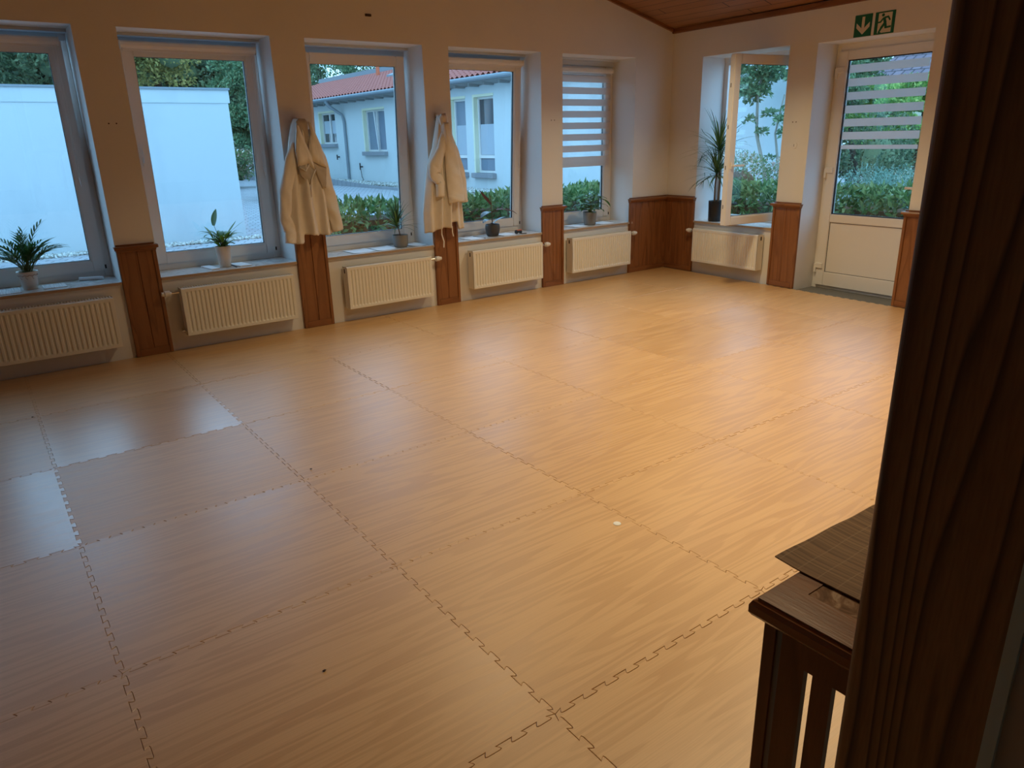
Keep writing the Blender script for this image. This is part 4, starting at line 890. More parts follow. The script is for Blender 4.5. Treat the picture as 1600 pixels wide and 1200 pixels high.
# ------------------------------------------------------------------ small things on the sills
def sheet(x0, x1, y0, y1, z, th, m, nm, label, cat, rot=0.0, curl=0.0, group=None):
    bm = B(); n_ = 8
    cx, cy = (x0 + x1) / 2, (y0 + y1) / 2; g = []
    for i in range(n_ + 1):
        row = []
        for j_, y in enumerate((y0, y1)):
            x = x0 + (x1 - x0) * i / n_; zz = z + curl * (abs(i / n_ - 0.5) * 2) ** 3
            dx, dy = x - cx, y - cy; row.append(Vector((cx + dx * math.cos(rot) - dy * math.sin(rot), cy + dx * math.sin(rot) + dy * math.cos(rot), zz)))
        g.append(row)
    for i in range(n_): quadbox(bm, [g[i][0], g[i + 1][0], g[i + 1][1], g[i][1]] + [p + Vector((0, 0, th)) for p in (g[i][0], g[i + 1][0], g[i + 1][1], g[i][1])])
    bmesh.ops.remove_doubles(bm, verts=bm.verts[:], dist=1e-5)
    return tag(obj(nm, bm, m), label, cat, group)
sheet(0.02, 0.20, 6.46, 6.72, SZ, 0.003, M['ribbed'], 'ribbed_mat', 'white ribbed mat on the leftmost sill, left of the cream pot', 'mat')
sheet(0.345, 0.50, 6.50, 6.70, SZ, 0.003, M['ribbed'], 'ribbed_mat', 'white ribbed mat on the leftmost sill, right of the cream pot', 'mat')
t = thing('marker_pen', (0.70, 6.68, SZ), 'thick white tube lying on the leftmost sill near the reveal', 'tube')
bm = B(); tube(bm, [(0.61, 6.72, SZ + 0.014), (0.74, 6.665, SZ + 0.014)], 0.014, 14); obj('barrel', bm, M['paper'], t); bm = B(); tube(bm, [(0.7405, 6.6648, SZ + 0.014), (0.775, 6.65, SZ + 0.014)], [0.0145, 0.012], 14); obj('cap', bm, M['paper'], t)
sheet(1.555, 1.625, 6.47, 6.71, SZ, 0.010, M['paper'], 'white_tile', 'white strip tile on the second sill, left of the tall cream pot', 'tile', 0.12)
sheet(1.79, 1.90, 6.47, 6.69, SZ, 0.008, M['paper'], 'white_tile', 'white tile on the second sill, right of the tall cream pot', 'tile', 0.15)
bm = B(); bx(bm, FA, 1.575, 1.583, -0.28, -0.06, SZ, SZ + 0.006); bx(bm, FA, 1.775, 1.783, -0.28, -0.05, SZ, SZ + 0.006); tag(obj('dark_edge_strips', bm, M['brownhole']), 'thin dark strips lying beside the white tiles and tall cream pot', 'strips')
sheet(2.86, 3.10, 6.46, 6.70, SZ, 0.002, M['paper'], 'paper_sheet', 'white paper sheet on the middle sill, left of the other sheet', 'paper', 0.05, 0.004)
sheet(3.12, 3.33, 6.45, 6.69, SZ, 0.002, M['paper'], 'paper_sheet', 'white paper sheet on the middle sill next to the squat grey pot', 'paper', -0.05, 0.006)
sheet(3.51, 3.66, 6.46, 6.68, SZ, 0.002, M['paper'], 'paper_sheet', 'white paper sheet on the middle sill, right of the squat grey pot', 'paper', 0.1, 0.006)
sheet(4.18, 4.36, 6.45, 6.67, SZ, 0.003, M['paper'], 'paper_sheet', 'white paper sheet on the sill left of the charcoal pot', 'paper', 0.1, 0.002)
sheet(4.62, 4.80, 6.46, 6.66, SZ, 0.003, M['paper'], 'paper_sheet', 'white paper sheet on the sill right of the charcoal pot', 'paper', 0.05, 0.003)
bm = B(); bx(bm, FA, 4.375, 4.39, -0.26, -0.04, SZ, SZ + 0.004); tag(obj('dark_strip', bm, M['black']), 'thin dark strip on the sill left of the charcoal pot', 'strip')
sheet(5.66, 5.84, 6.45, 6.68, SZ, 0.003, M['paper'], 'paper_sheet', 'white paper sheet on the sill left of the plain grey pot', 'paper', 0.15, 0.003)
sheet(6.08, 6.28, 6.46, 6.70, SZ, 0.003, M['paper'], 'paper_sheet', 'white paper sheet on the sill right of the plain grey pot', 'paper', -0.1, 0.003)
c = (4.865, 6.50, SZ); t = thing('toy_figure', c, 'small black and orange plastic gadget on the sill beside the charcoal pot', 'gadget')
bm = B(); tube(bm, [(c[0] - 0.045, c[1], SZ + 0.022), (c[0] - 0.03, c[1], SZ + 0.022)], 0.022, 14); tube(bm, [(c[0] + 0.02, c[1] + 0.01, SZ + 0.020), (c[0] + 0.035, c[1] + 0.01, SZ + 0.020)], 0.020, 14); quadbox(bm, [Vector((c[0] + a, c[1] + b, SZ + z)) for a, b, z in ((-0.03, -0.012, 0.012), (0.03, -0.012, 0.012), (0.03, 0.014, 0.012), (-0.03, 0.014, 0.012), (-0.025, -0.01, 0.034), (0.02, -0.01, 0.034), (0.02, 0.012, 0.034), (-0.025, 0.012, 0.034))]); obj('body', bm, M['black'], t)
bm = B(); bx(bm, FA, c[0] - 0.035, c[0] + 0.035, -0.094, -0.070, SZ + 0.0345, SZ + 0.045); bevel(bm, 0.003); obj('orange_top', bm, M['orange'], t)
bm = B(); tube(bm, [(c[0] + 0.01, c[1] - 0.03, SZ + 0.004), (c[0] + 0.07, c[1] - 0.045, SZ + 0.004)], 0.004, 8); obj('lead', bm, M['black'], t)
# crumbs on the mats
for x, y, nm in ((0.06, 5.33, 'at the seam corner near the leftmost radiator'), (1.17, 3.43, 'in line with the first jacket pier'), (0.62, 1.93, 'near the bottom edge of the picture')):
    bm = B(); bmesh.ops.create_icosphere(bm, subdivisions=1, radius=1.0, matrix=Matrix.Translation((x, y, 0.0035)) @ Matrix.Diagonal((0.007, 0.004, 0.003, 1))); tag(obj('crumb', bm, M['brownhole']), 'small dark crumb lying on the mats ' + nm, 'crumb')
bm = B(); lathe(bm, (2.02, 2.02, 0.0008), [(0, 0), (0.018, 0), (0.016, 0.002), (0, 0.003)], 12); tag(obj('paper_scrap', bm, M['paper']), 'tiny white scrap lying in the middle of the mat floor', 'scrap')

# ================================================================== SLOTTED WOODEN COVER, REED MAT, POST
PX, PY = 0.872, 0.4075
t = thing('slotted_cabinet', (1.12, 0.5, 0.0), 'dark-stained wooden cover with slotted front and moulded inlaid top, bottom right beside the post', 'cabinet')
bm = B(); X0, X1, Y0, Y1, ZT = 0.900, 1.33, 0.4025, 0.592, 0.90
def slab(bm, e, z0, z1, e2=None):
    e2 = e if e2 is None else e2
    quadbox(bm, [Vector(p) for p in ((X0 + e, Y0, z0), (X1 - e, Y0, z0), (X1 - e, Y1 - e, z0), (X0 + e, Y1 - e, z0), (X0 + e2, Y0, z1), (X1 - e2, Y0, z1), (X1 - e2, Y1 - e2, z1), (X0 + e2, Y1 - e2, z1))])
slab(bm, 0.022, 0.850, 0.862, 0.010); slab(bm, 0.010, 0.862, 0.866, 0.004); slab(bm, 0.004, 0.866, 0.872, 0.0); slab(bm, 0.0, 0.872, 0.886); slab(bm, 0.0, 0.886, 0.894, 0.004); slab(bm, 0.004, 0.894, 0.8965, 0.010)
obj('moulding', bm, M['cupboard_y'], t)
bm = B()                                                                 # mitred top frame around the inlay
IX0, IX1, IY1 = X0 + 0.080, X1 - 0.080, Y1 - 0.055
g = 0.010
for poly in ([(X0 + g, Y1 - g), (X0 + g, Y0), (IX0, Y0), (IX0, IY1)], [(X0 + g, Y1 - g), (IX0, IY1), (IX1, IY1), (X1 - g, Y1 - g)], [(X1 - g, Y1 - g), (IX1, IY1), (IX1, Y0), (X1 - g, Y0)]):
    prism(bm, [Vector((x, y, 0.8965)) for x, y in poly], (0, 0, 0.0035))
obj('top_frame', bm, M['cupboard_y'], t)
bm = B(); box(bm, IX0 + 0.001, IX1 - 0.001, Y0, IY1 - 0.001, 0.8966, 0.8985); obj('inlay', bm, M['inlay'], t)
bm = B(); FX = 0.933                                                     # corner stile and slotted panel
box(bm, FX - 0.006, FX + 0.022, 0.553, 0.578, 0.0, 0.850); bevel(bm, 0.002); obj('corner_stile', bm, M['cupboard'], t)
bm = B(); y = 0.546; first = True; ys = []
box(bm, FX, FX + 0.013, Y0, 0.546, 0.795, 0.850); box(bm, FX, FX + 0.013, Y0, 0.546, 0.0, 0.09)
yy_ = 0.546
while yy_ > Y0 + 0.036:
    wd = 0.044 if yy_ > 0.54 else 0.034
    box(bm, FX, FX + 0.013, yy_ - wd, yy_, 0.09, 0.795); yy_ -= wd + 0.015
obj('slotted_front', bm, M['cupboard'], t)
bm = B(); box(bm, 1.27, 1.30, 0.50, 0.53, 0.0, 0.850); obj('rear_leg', bm, M['cupboard'], t)
bm = B(); box(bm, 1.27, 1.30, Y0 + .005, Y0 + .03, 0.0, 0.850); obj('rear_leg', bm, M['cupboard'], t)
# reed mat overhanging the far end
bm = B(); mx0, my1 = 1.026, 0.632; gd = []
for i in range(13):
    row = []
    for j_ in range(13):
        x = mx0 + (1.36 - mx0) * i / 12; y = my1 - (my1 - 0.408) * j_ / 12; row.append(Vector((x, y - 0.012 * (i / 12), 0.9012 + 0.0045 * max(0, (1 - j_ / 2.5)) + 0.001 * math.sin(i * 1.3))))
    gd.append(row)
vt = [[bm.verts.new(p + Vector((0, 0, 0.0022))) for p in r] for r in gd]; vb = [[bm.verts.new(p) for p in r] for r in gd]
for i in range(12):
    for j_ in range(12): bm.faces.new((vt[i][j_], vt[i][j_ + 1], vt[i + 1][j_ + 1], vt[i + 1][j_])); bm.faces.new((vb[i][j_], vb[i + 1][j_], vb[i + 1][j_ + 1], vb[i][j_ + 1]))
for i in range(12): bm.faces.new((vt[i][0], vt[i + 1][0], vb[i + 1][0], vb[i][0])); bm.faces.new((vt[i][12], vb[i][12], vb[i + 1][12], vt[i + 1][12])); bm.faces.new((vt[0][i], vb[0][i], vb[0][i + 1], vt[0][i + 1])); bm.faces.new((vt[12][i], vt[12][i + 1], vb[12][i + 1], vb[12][i]))
tag(obj('reed_placemat', bm, M['reed']), 'brown woven reed mat lying over the inlaid top of the slotted wooden cover', 'placemat')
# post: thick board with a rounded front edge
bm = B(); pr = []
r_ = 0.012
for k in range(7):
    a = math.pi / 2 * k / 6; pr.append((PX + r_ - r_ * math.cos(a), PY - r_ + r_ * math.sin(a)))
pr += [(PX + 0.095, PY), (PX + 0.095, 0.2312), (PX, 0.2312)]
prism(bm, [Vector((x, y, 0.0)) for x, y in pr], (0, 0, 4.30))
o = obj('wooden_post', bm, M['post']); tag(o, 'tall dark pine post filling the right edge of the picture', 'post')
# grey-green painted door and its frame, right next to the post
bm = B(); box(bm, PX - 0.004, PX + 0.075, 0.216, 0.2308, 0.0, 2.1, 1); box(bm, PX + 0.004, PX + 0.075, 0.140, 0.216, 0.0, 2.1, 0); box(bm, PX + 0.0, PX + 0.075, 0.130, 0.140, 0.0, 2.1, 1)
o = obj('door_2', bm, [M['greygrey'], M['greengrey']]); o['kind'] = 'structure'
bm = B(); box(bm, PX + 0.022, PX + 0.062, -0.72, 0.129, 0.01, 2.1); obj('door_leaf', bm, M['greengrey'], o)

# ================================================================== OUTSIDE
def leaves(n, posf, size, seed, aspect=0.45, upbias=0.3, out=None, jitter=1.0):
    """numpy cloud of folded leaf blades -> verts, faces"""
    rs = np.random.RandomState(seed); P, Nn = posf(rs, n); n = len(P)
    d = rs.normal(size=(n, 3)) * jitter + Nn * 0.9; d[:, 2] += upbias; d /= np.linalg.norm(d, axis=1)[:, None]
    r = rs.normal(size=(n, 3)); s = np.cross(d, r); s /= np.linalg.norm(s, axis=1)[:, None]; u = np.cross(s, d)
    L = size * rs.uniform(0.6, 1.25, (n, 1)); w = L * aspect / 2
    b = P; tip = P + d * L - u * L * 0.12; m1 = P + d * L * 0.42; l = m1 + s * w + u * w * 0.35; rr = m1 - s * w + u * w * 0.35
    V = np.stack([b, rr, tip, l, m1], 1).reshape(-1, 3); k = np.arange(n)[:, None] * 5
    Fc = np.concatenate([k + np.array([[0, 1, 4]]), k + np.array([[1, 2, 4]]), k + np.array([[2, 3, 4]]), k + np.array([[3, 0, 4]])], 0)
    return V, Fc
def np_obj(name, parts, m, parent=None):
    off_ = 0; VV = []; FF = []
    for V, Fc in parts: VV.append(V); FF.append(Fc + off_); off_ += len(V)
    V = np.concatenate(VV); Fc = np.concatenate(FF)
    c = np.array([(V[:, 0].min() + V[:, 0].max()) / 2, (V[:, 1].min() + V[:, 1].max()) / 2, V[:, 2].min()]); V = V - c
    me = bpy.data.meshes.new(name); me.vertices.add(len(V)); me.vertices.foreach_set('co', V.astype(np.float32).ravel())
    me.loops.add(Fc.size); me.loops.foreach_set('vertex_index', Fc.astype(np.int32).ravel()); me.polygons.add(len(Fc))
    me.polygons.foreach_set('loop_start', np.arange(0, Fc.size, 3, dtype=np.int32)); me.update(calc_edges=True); me.validate()
    me.materials.append(m); o = bpy.data.objects.new(name, me); COL.objects.link(o); o.location = Vector(c)
    if parent is not None: o.parent = parent; o.location = Vector(c) - parent.location
    return o
def box_pos(x0, x1, y0, y1, z0, z1, inner=0.35, bump=0.05):
    def f(rs, n):
        P = rs.uniform(0, 1, (n, 3)); face = rs.choice(4, n, p=[0.42, 0.28, 0.12, 0.18]); dpt = np.abs(rs.normal(0, 0.10, n))
        Nn = np.zeros((n, 3)); P = P * [x1 - x0, y1 - y0, z1 - z0] + [x0, y0, z0]
        if (x1 - x0) > (y1 - y0):
            P[face == 0, 1] = y0 + dpt[face == 0]; Nn[face == 0, 1] = -1
            P[face == 2, 1] = y1 - dpt[face == 2]; Nn[face == 2, 1] = 1
        else:
            P[face == 0, 0] = x0 + dpt[face == 0]; Nn[face == 0, 0] = -1
            P[face == 2, 0] = x1 - dpt[face == 2]; Nn[face == 2, 0] = 1
        P[face == 1, 2] = z1 - dpt[face == 1] * 0.6 + bump * np.sin(P[face == 1, 0] * 5 + 2 * np.sin(P[face == 1, 1] * 4)); Nn[face == 1, 2] = 1
        return P, Nn
    return f
def blob_pos(blobs, shell=0.25):
    """blobs: list of (x,y,z,rx,ry,rz)"""
    bl = np.array(blobs)
    def f(rs, n):
        w = bl[:, 3] * bl[:, 4] + bl[:, 3] * bl[:, 5]; w = w / w.sum(); i = rs.choice(len(bl), n, p=w); d = rs.normal(size=(n, 3)); d /= np.linalg.norm(d, axis=1)[:, None]
        d[:, 2] = np.where(d[:, 2] < -0.4, -d[:, 2], d[:, 2]); r = 1 - np.abs(rs.normal(0, shell, (n, 1)))
        return bl[i, :3] + d * r * bl[i, 3:], d
    return f
def clump(cx, cy, cz, R, n, r, seed, zs=1.0):
    rs = np.random.RandomState(seed); d = rs.normal(size=(n, 3)); d /= np.linalg.norm(d, axis=1)[:, None]; q = rs.uniform(0.35, 1.0, (n, 1)) ** 0.6
    c = np.array([cx, cy, cz]) + d * q * np.array([R, R, R * zs]); rr = r * rs.uniform(0.6, 1.3, n)
    return [(c[i, 0], c[i, 1], c[i, 2], rr[i], rr[i], rr[i] * 0.75) for i in range(n)]

bm = B(); box(bm, -30, 60, 6.93, 90, -0.35, -0.10); box(bm, 7.75, 60, -20, 6.93, -0.35, -0.10); struct('paving', bm, M['paving'])
# strips of garden earth under the hedges
bm = B(); box(bm, 3.2, 9.6, 7.75, 8.85, -0.10, -0.04); box(bm, 8.55, 13.6, 3.0, 7.75, -0.10, -0.04); struct('garden_bed', bm, M['earth'])
# white yard building (garage) left
t = thing('garage', (-3.0, 17.0, -0.1), 'plain white flat-roofed block building across the yard, seen through the two left windows', 'building')
bm = B(); box(bm, -12.0, 4.33, 14.75, 21.0, -0.1, 2.60); obj('wall', bm, M['render_w'], t)
bm = B(); box(bm, -12.0, 4.36, 14.735, 14.75, 2.375, 2.60); obj('fascia', bm, M['render_w'], t)
bm = B(); box(bm, -12.03, 4.38, 14.71, 21.03, 2.60, 2.635); obj('roof_edge', bm, M['zinc'], t)
# gravel along building feet
def gravel(name, x0, x1, y0, y1, z, n, seed, label, r=0.03, heap=0.03):
    rs = np.random.RandomState(seed); base = np.array([[1, 0, 0], [-1, 0, 0], [0, 1, 0], [0, -1, 0], [0, 0, 1], [0, 0, -1]], float); tri = np.array([[0, 2, 4], [2, 1, 4], [1, 3, 4], [3, 0, 4], [2, 0, 5], [1, 2, 5], [3, 1, 5], [0, 3, 5]])
    c = rs.uniform([x0, y0, z], [x1, y1, z + heap], (n, 3)); sc_ = rs.uniform(0.5, 1.3, (n, 1, 3)) * r; V = (base[None] * sc_ + rs.normal(0, r * 0.12, (n, 6, 3)) + c[:, None]).reshape(-1, 3); Fc = (tri[None] + (np.arange(n) * 6)[:, None, None]).reshape(-1, 3)
    return tag(np_obj(name, [(V, Fc)], M['stone']), label, 'gravel', kind='stuff')
gravel('gravel', -1.5, 4.6, 14.42, 14.68, -0.10, 1500, 3, 'white pebbles along the foot of the white yard building', 0.035)
gravel('gravel', 13.2, 14.12, 15.5, 43.0, -0.02, 9000, 4, 'pale pebble strip along the foot of the tiled-roof house', 0.045, 0.07)
bm = B(); box(bm, 13.05, 13.15, 15.0, 27.0, -0.1, 0.0)
for k in range(40):
    y = 27 + k * 0.4; q = k / 40; box(bm, 13.05 - 0.9 * q ** 1.5, 13.15 - 0.9 * q ** 1.5, y, y + 0.39, -0.1, 0.0 + 0.30 * min(1, q * 2.2))
o = obj('garden_curb', bm, M['curb']); tag(o, 'low concrete edging along the pebble strip of the tiled-roof house', 'curb')

# house with red roof
t = thing('house', (17.5, 27.0, -0.1), 'white single-storey house with red tiled roof and pale yellow window surrounds', 'house')
HW = {'A': (32.88, 34.70, 1.60, 2.96), 'B': (27.98, 29.95, 1.25, 2.90), 'C': (22.0, 22.95, 0.55, 2.96), 'D': (20.35, 21.48, 0.55, 2.96)}
bm = B(); wall_boxes(bm, FH, 12.6, 43.6, -0.4, 0.0, -0.1, 3.30, [(v[0], v[1], v[2], v[3]) for v in HW.values()]); bx(bm, FH, 12.6, 13.0, -6, -0.4, -0.1, 3.3); obj('wall', bm, M['house_w'], t)
for k, (a0, a1, z0, z1) in HW.items():
    bm = B(); e = 0.07
    bx(bm, FH, a1 - 0.01, a1 + e, -0.14, 0.012, z0, z1 + e); bx(bm, FH, a0 - e * .2, a1 - .01, -0.14, 0.012, z1 - 0.01, z1 + e); obj('surround', bm, M['yellow'], t)
    bm = B(); ringframe(bm, FH, a0, a1, -0.22, -0.15, z0, z1 - 0.01, 0.07); am = (a0 + a1) / 2
    if k in 'AB': bx(bm, FH, am - 0.06, am + 0.06, -0.22, -0.14, z0, z1 - 0.02)
    else:
        zt_ = z0 + 0.52; bx(bm, FH, a0, a1, -0.22, -0.14, zt_ - 0.05, zt_ + 0.05)
    w_ = obj('window', bm, M['pvc'], t)
    if k == 'B': bm = B(); prism(bm, [FH.P(am - 0.1, -0.14, z0 + .05), FH.P(am - 0.04, -0.14, z0 + .05), FH.P(am - 0.04, -0.02, z1 - .08), FH.P(am - 0.1, -0.02, z1 - .08)], FH.n * 0.05); obj('tilted_sash', bm, M['pvc'], w_)
    bm = B(); bx(bm, FH, a0 + 0.05, a1 - 0.05, -0.21, -0.20, z0 + 0.05, z1 - 0.05); obj('pane', bm, M['grey_glass'] if k in 'BC' else M['dark_glass'], w_)
    if k in 'CD':
        bm = B(); bx(bm, FH, a0 + 0.08, a1 - 0.08, -0.195, -0.19, z0 + 0.58, z0 + 1.55)
        for q in range(24): bx(bm, FH, a0 + 0.08, a1 - 0.08, -0.19, -0.183, z0 + 0.58 + q * 0.04, z0 + 0.60 + q * 0.04)
        obj('pleated_blind', bm, M['pleated'], w_)
        bm = B(); bx(bm, FH, a0 + 0.08, a1 - 0.08, -0.198, -0.19, z0 + 0.08, z0 + 0.46); obj('patterned_panel', bm, M['grey_glass'], w_)
    if k == 'A':
        for s0 in (a0 + 0.09, am + 0.08):
            bm = B(); bx(bm, FH, s0, s0 + 0.72, -0.198, -0.19, z0 + 0.45, z1 - 0.35); obj('pleated_blind', bm, M['pleated'], w_)
    bm = B(); bx(bm, FH, a0 - 0.08, a1 + 0.08, -0.14, 0.16, z0 - 0.16, z0 - 0.0); bevel(bm, 0.01); obj('sill', bm, M['sill_stone'], t)
# eaves, gutter, roof
bm = B(); prism(bm, [FH.P(12.3, -0.1, 3.30), FH.P(12.3, 0.55, 3.36), FH.P(12.3, 0.55, 3.42), FH.P(12.3, -0.1, 3.5)], FH.d * 31.5); obj('soffit', bm, M['soffit'], t)
bm = B()
for k in range(37): bx(bm, FH, 12.6 + k * 0.85, 12.70 + k * 0.85, 0.02, 0.40, 3.255, 3.345)
obj('rafter_ends', bm, M['soffit'], t)
bm = B(); tube(bm, [FH.P(12.2, 0.62, 3.44), FH.P(43.9, 0.62, 3.44)], 0.075, 10); obj('gutter', bm, M['zinc'], t)
bm = B(); eo, ez, ro, rz = 0.60, 3.50, -4.4, 5.05
rz_at0 = lambda o: 3.50 + 1.55 * (0.60 - o) / 5.0
g_ = [FH.P(12.2, eo, ez), FH.P(43.9, eo, ez), FH.P(43.9, ro, rz), FH.P(12.2, ro, rz)]; up_ = Vector((0, 0, 0.08))
uvl = bm.loops.layers.uv.new('UVMap'); quadbox(bm, [p - up_ for p in g_] + g_)
bm.faces.ensure_lookup_table()
for f in bm.faces:
    for lp in f.loops: q = lp.vert.co; lp[uvl].uv = (q.y, math.hypot(q.x - 13.7, q.z - 3.5))
npit = int(31.7 / 0.30); nrow = 15; gr = []
for i in range(npit * 6 + 1):
    a_ = 12.2 + i * 0.05; col_ = []
    for k in range(nrow * 2):
        row, half = divmod(k, 2); q = (row + (0.0 if half == 0 else 0.999)) / nrow
        off_ = eo + (ro - eo) * q; zz = rz_at0(off_) + 0.02 + 0.038 * math.cos(i * math.pi / 3) + (0.03 if half == 0 else 0.0)
        col_.append(bm.verts.new(FH.P(a_, off_, zz)))
    gr.append(col_)
for i in range(len(gr) - 1):
    for k in range(nrow * 2 - 1):
        f = bm.faces.new((gr[i][k], gr[i + 1][k], gr[i + 1][k + 1], gr[i][k + 1]))
obj('roof', bm, M['tiles'], t)
bm = B(); bx(bm, FH, 12.1, 44.0, ro - 0.3, ro + 0.35, rz - 0.10, rz + 0.16); obj('ridge_flashing', bm, M['zinc'], t)
bm = B(); bx(bm, FH, 43.6, 43.66, -4.5, 0.5, -0.1, 3.5); obj('gable', bm, M['house_w'], t)
rz_at = lambda o: ez + (rz - ez) * (eo - o) / (eo - ro)
bm = B(); ys_ = 34.2; tube(bm, [FH.P(ys_, -3.0, rz_at(-3.0) - .05), FH.P(ys_, -3.0, rz_at(-3.0) + 0.50)], 0.09, 10); tube(bm, [FH.P(ys_, -3.0, rz_at(-3.0) + 0.50), FH.P(ys_, -3.0, rz_at(-3.0) + 0.60)], [0.14, 0.12], 10); obj('vent_pipe', bm, M['orange'], t)
bm = B(); prism(bm, [FH.P(27.0, -1.2, rz_at(-1.2) + .02), FH.P(31.4, -2.0, rz_at(-2.0) + .02), FH.P(31.4, -2.5, rz_at(-2.5) + .02), FH.P(27.0, -3.4, rz_at(-3.4) + .02)], (0, 0, 0.12)); obj('roof_flashing', bm, M['zinc'], t)
bm = B(); pth = [FH.P(32.3, 0.60, 3.38), FH.P(32.2, 0.50, 3.15), FH.P(31.85, 0.10, 2.80), FH.P(31.75, 0.08, 2.5), FH.P(31.75, 0.08, 0.0)]; tube(bm, pth, [0.11, 0.07, 0.06, 0.06, 0.06], 10); obj('downpipe', bm, M['zinc'], t)
bm = B(); tube(bm, [FH.P(32.75, 0.0, 1.02), FH.P(32.75, 0.12, 1.02)], 0.03, 8); tube(bm, [FH.P(32.75, 0.12, 0.90), FH.P(32.75, 0.12, 1.12)], 0.03, 8); tube(bm, [FH.P(30.4, 0.0, 0.62), FH.P(30.4, 0.12, 0.62)], 0.03, 8); tube(bm, [FH.P(30.4, 0.12, 0.50), FH.P(30.4, 0.12, 0.78)], 0.03, 8); tube(bm, [FH.P(30.4, 0.10, 0.5), FH.P(30.42, 0.06, 0.2), FH.P(30.3, 0.04, 0.02)], 0.014, 6); obj('taps', bm, M['black'], t)

bm = B(); box(bm, 14.3, 14.6, 8.9, 12.55, -0.1, 3.4); tag(obj('garden_wall', bm, M['house_w']), 'tall white wall behind the slender tree, seen through the open casement', 'wall')
# hedges
np_o = np_obj('laurel_hedge', [leaves(9000, box_pos(3.25, 8.5, 7.80, 8.55, 0.0, 0.90), 0.105, 21, 0.42, 0.5)], M['laurel']); tag(np_o, 'knee-high glossy green hedge along the yard outside the window wall', 'hedge')
bm = B(); box(bm, 3.35, 8.45, 7.90, 8.45, -0.05, 0.76); 
obj('dead_wood', bm, M['laurel_old'], np_o)
np_o = np_obj('laurel_hedge', [leaves(9500, box_pos(8.75, 9.5, 2.6, 8.9, 0.0, 0.90), 0.115, 22, 0.42, 0.5)], M['laurel']); tag(np_o, 'bright glossy green hedge outside the garden door and open casement', 'hedge')
bm = B(); box(bm, 8.9, 9.38, 2.7, 8.8, -0.05, 0.68); obj('dead_wood', bm, M['laurel_old'], np_o)
def shrub(name, blobs, n, size, m, label, seed, cat='shrub', aspect=0.5, core=None, group=None, up=0.3, shell=0.22):
    o = np_obj(name, [leaves(n, blob_pos(blobs, shell), size, seed, aspect, up)], M[m]); tag(o, label, cat, group)
    bm = B()
    for (x, y, z, rx, ry, rz_) in blobs[::max(1, len(blobs) // 14)]:
        bmesh.ops.create_icosphere(bm, subdivisions=2, radius=1.0, matrix=Matrix.Translation((x, y, z)) @ Matrix.Diagonal((rx * 0.45, ry * 0.45, rz_ * 0.45, 1)))
    if core: obj('inner_foliage', bm, M[core], o, smooth=True)
    else: bm.free()
    return o
shrub('flowering_shrub', [(10.4, 7.75, 0.80, 0.5, 0.6, 0.55), (10.7, 7.0, 0.76, 0.5, 0.55, 0.52), (10.4, 6.8, 0.62, 0.35, 0.35, 0.45), (10.3, 8.5, 0.78, 0.45, 0.5, 0.55), (10.5, 8.1, 0.5, 0.5, 0.5, 0.5)], 6000, 0.055, 'leaf_pink', 'pale pinkish flowering shrub behind the hedge, seen through the open casement', 31, core='laurel_old')
shrub('low_shrub', [(11.9, 6.4, 0.50, 0.5, 0.5, 0.60), (11.0, 5.9, 0.50, 0.5, 0.6, 0.60), (11.2, 5.2, 0.52, 0.6, 0.7, 0.58), (11.4, 4.4, 0.48, 0.6, 0.7, 0.58), (11.9, 5.8, 0.5, 0.6, 0.7, 0.6), (10.9, 3.6, 0.45, 0.6, 0.6, 0.55)], 9000, 0.05, 'leaf_blue', 'blue-green low conifer shrub behind the hedge, through the garden door', 32, core='leaf_dark', aspect=0.25)
shrub('dark_shrub', [(15.0, 7.9, 1.0, 0.7, 0.7, 1.1), (14.6, 7.5, 0.5, 0.5, 0.5, 0.7), (14.9, 7.8, 0.2, 0.5, 0.5, 0.4)], 2600, 0.08, 'leaf_dark', 'dark upright shrub at the left of the garden door view, beyond the low conifers', 33, core='leaf_dark')
shrub('wiry_shrub', [(14.5, 5.9, 1.0, 0.9, 0.9, 0.8), (14.2, 5.0, 0.9, 0.8, 0.8, 0.8)], 5500, 0.07, 'leaf_mid', 'loose wiry shrub at the right of the garden door view', 34, aspect=0.2, core='leaf_dark')
# slender tree by the white house wall
def tree(name, trunks, blobs, n, size, m, label, seed, bark='bark', aspect=0.5, core=None, group=None, cat='tree', shell=0.25):
    o = shrub(name, blobs, n, size, m, label, seed, cat, aspect, core, group, shell=shell)
    for tr, r in trunks:
        bm = B(); tube(bm, tr, [r * (1 - 0.6 * i / max(1, len(tr) - 1)) for i in range(len(tr))], 8); obj('trunk', bm, M[bark], o, smooth=True)
    return o
bl = clump(13.15, 9.75, 2.75, 0.75, 40, 0.16, 41, 0.75) + clump(13.15, 9.0, 2.9, 0.5, 18, 0.15, 44, 0.7) + clump(13.1, 8.75, 2.0, 0.30, 12, 0.11, 42, 1.5) + [(13.1, 9.38, 1.62, 0.11, 0.15, 0.08), (13.1, 9.1, 1.12, 0.08, 0.11, 0.07), (13.1, 9.62, 1.85, 0.10, 0.14, 0.08), (13.1, 9.2, 1.95, 0.12, 0.12, 0.08)]
tree('slender_tree', [([(13.2, 9.15, -0.1), (13.15, 9.25, 0.9), (13.15, 9.5, 1.6), (13.1, 9.5, 2.3), (13.1, 9.4, 3.0)], 0.045), ([(13.25, 8.95, -0.1), (13.2, 8.95, 0.9), (13.2, 9.1, 1.6), (13.1, 8.9, 2.3)], 0.035)], bl, 6000, 0.10, 'leaf_mid', 'slender two-stemmed tree against the white wall, seen through the open casement', 43, core=None, aspect=0.55)
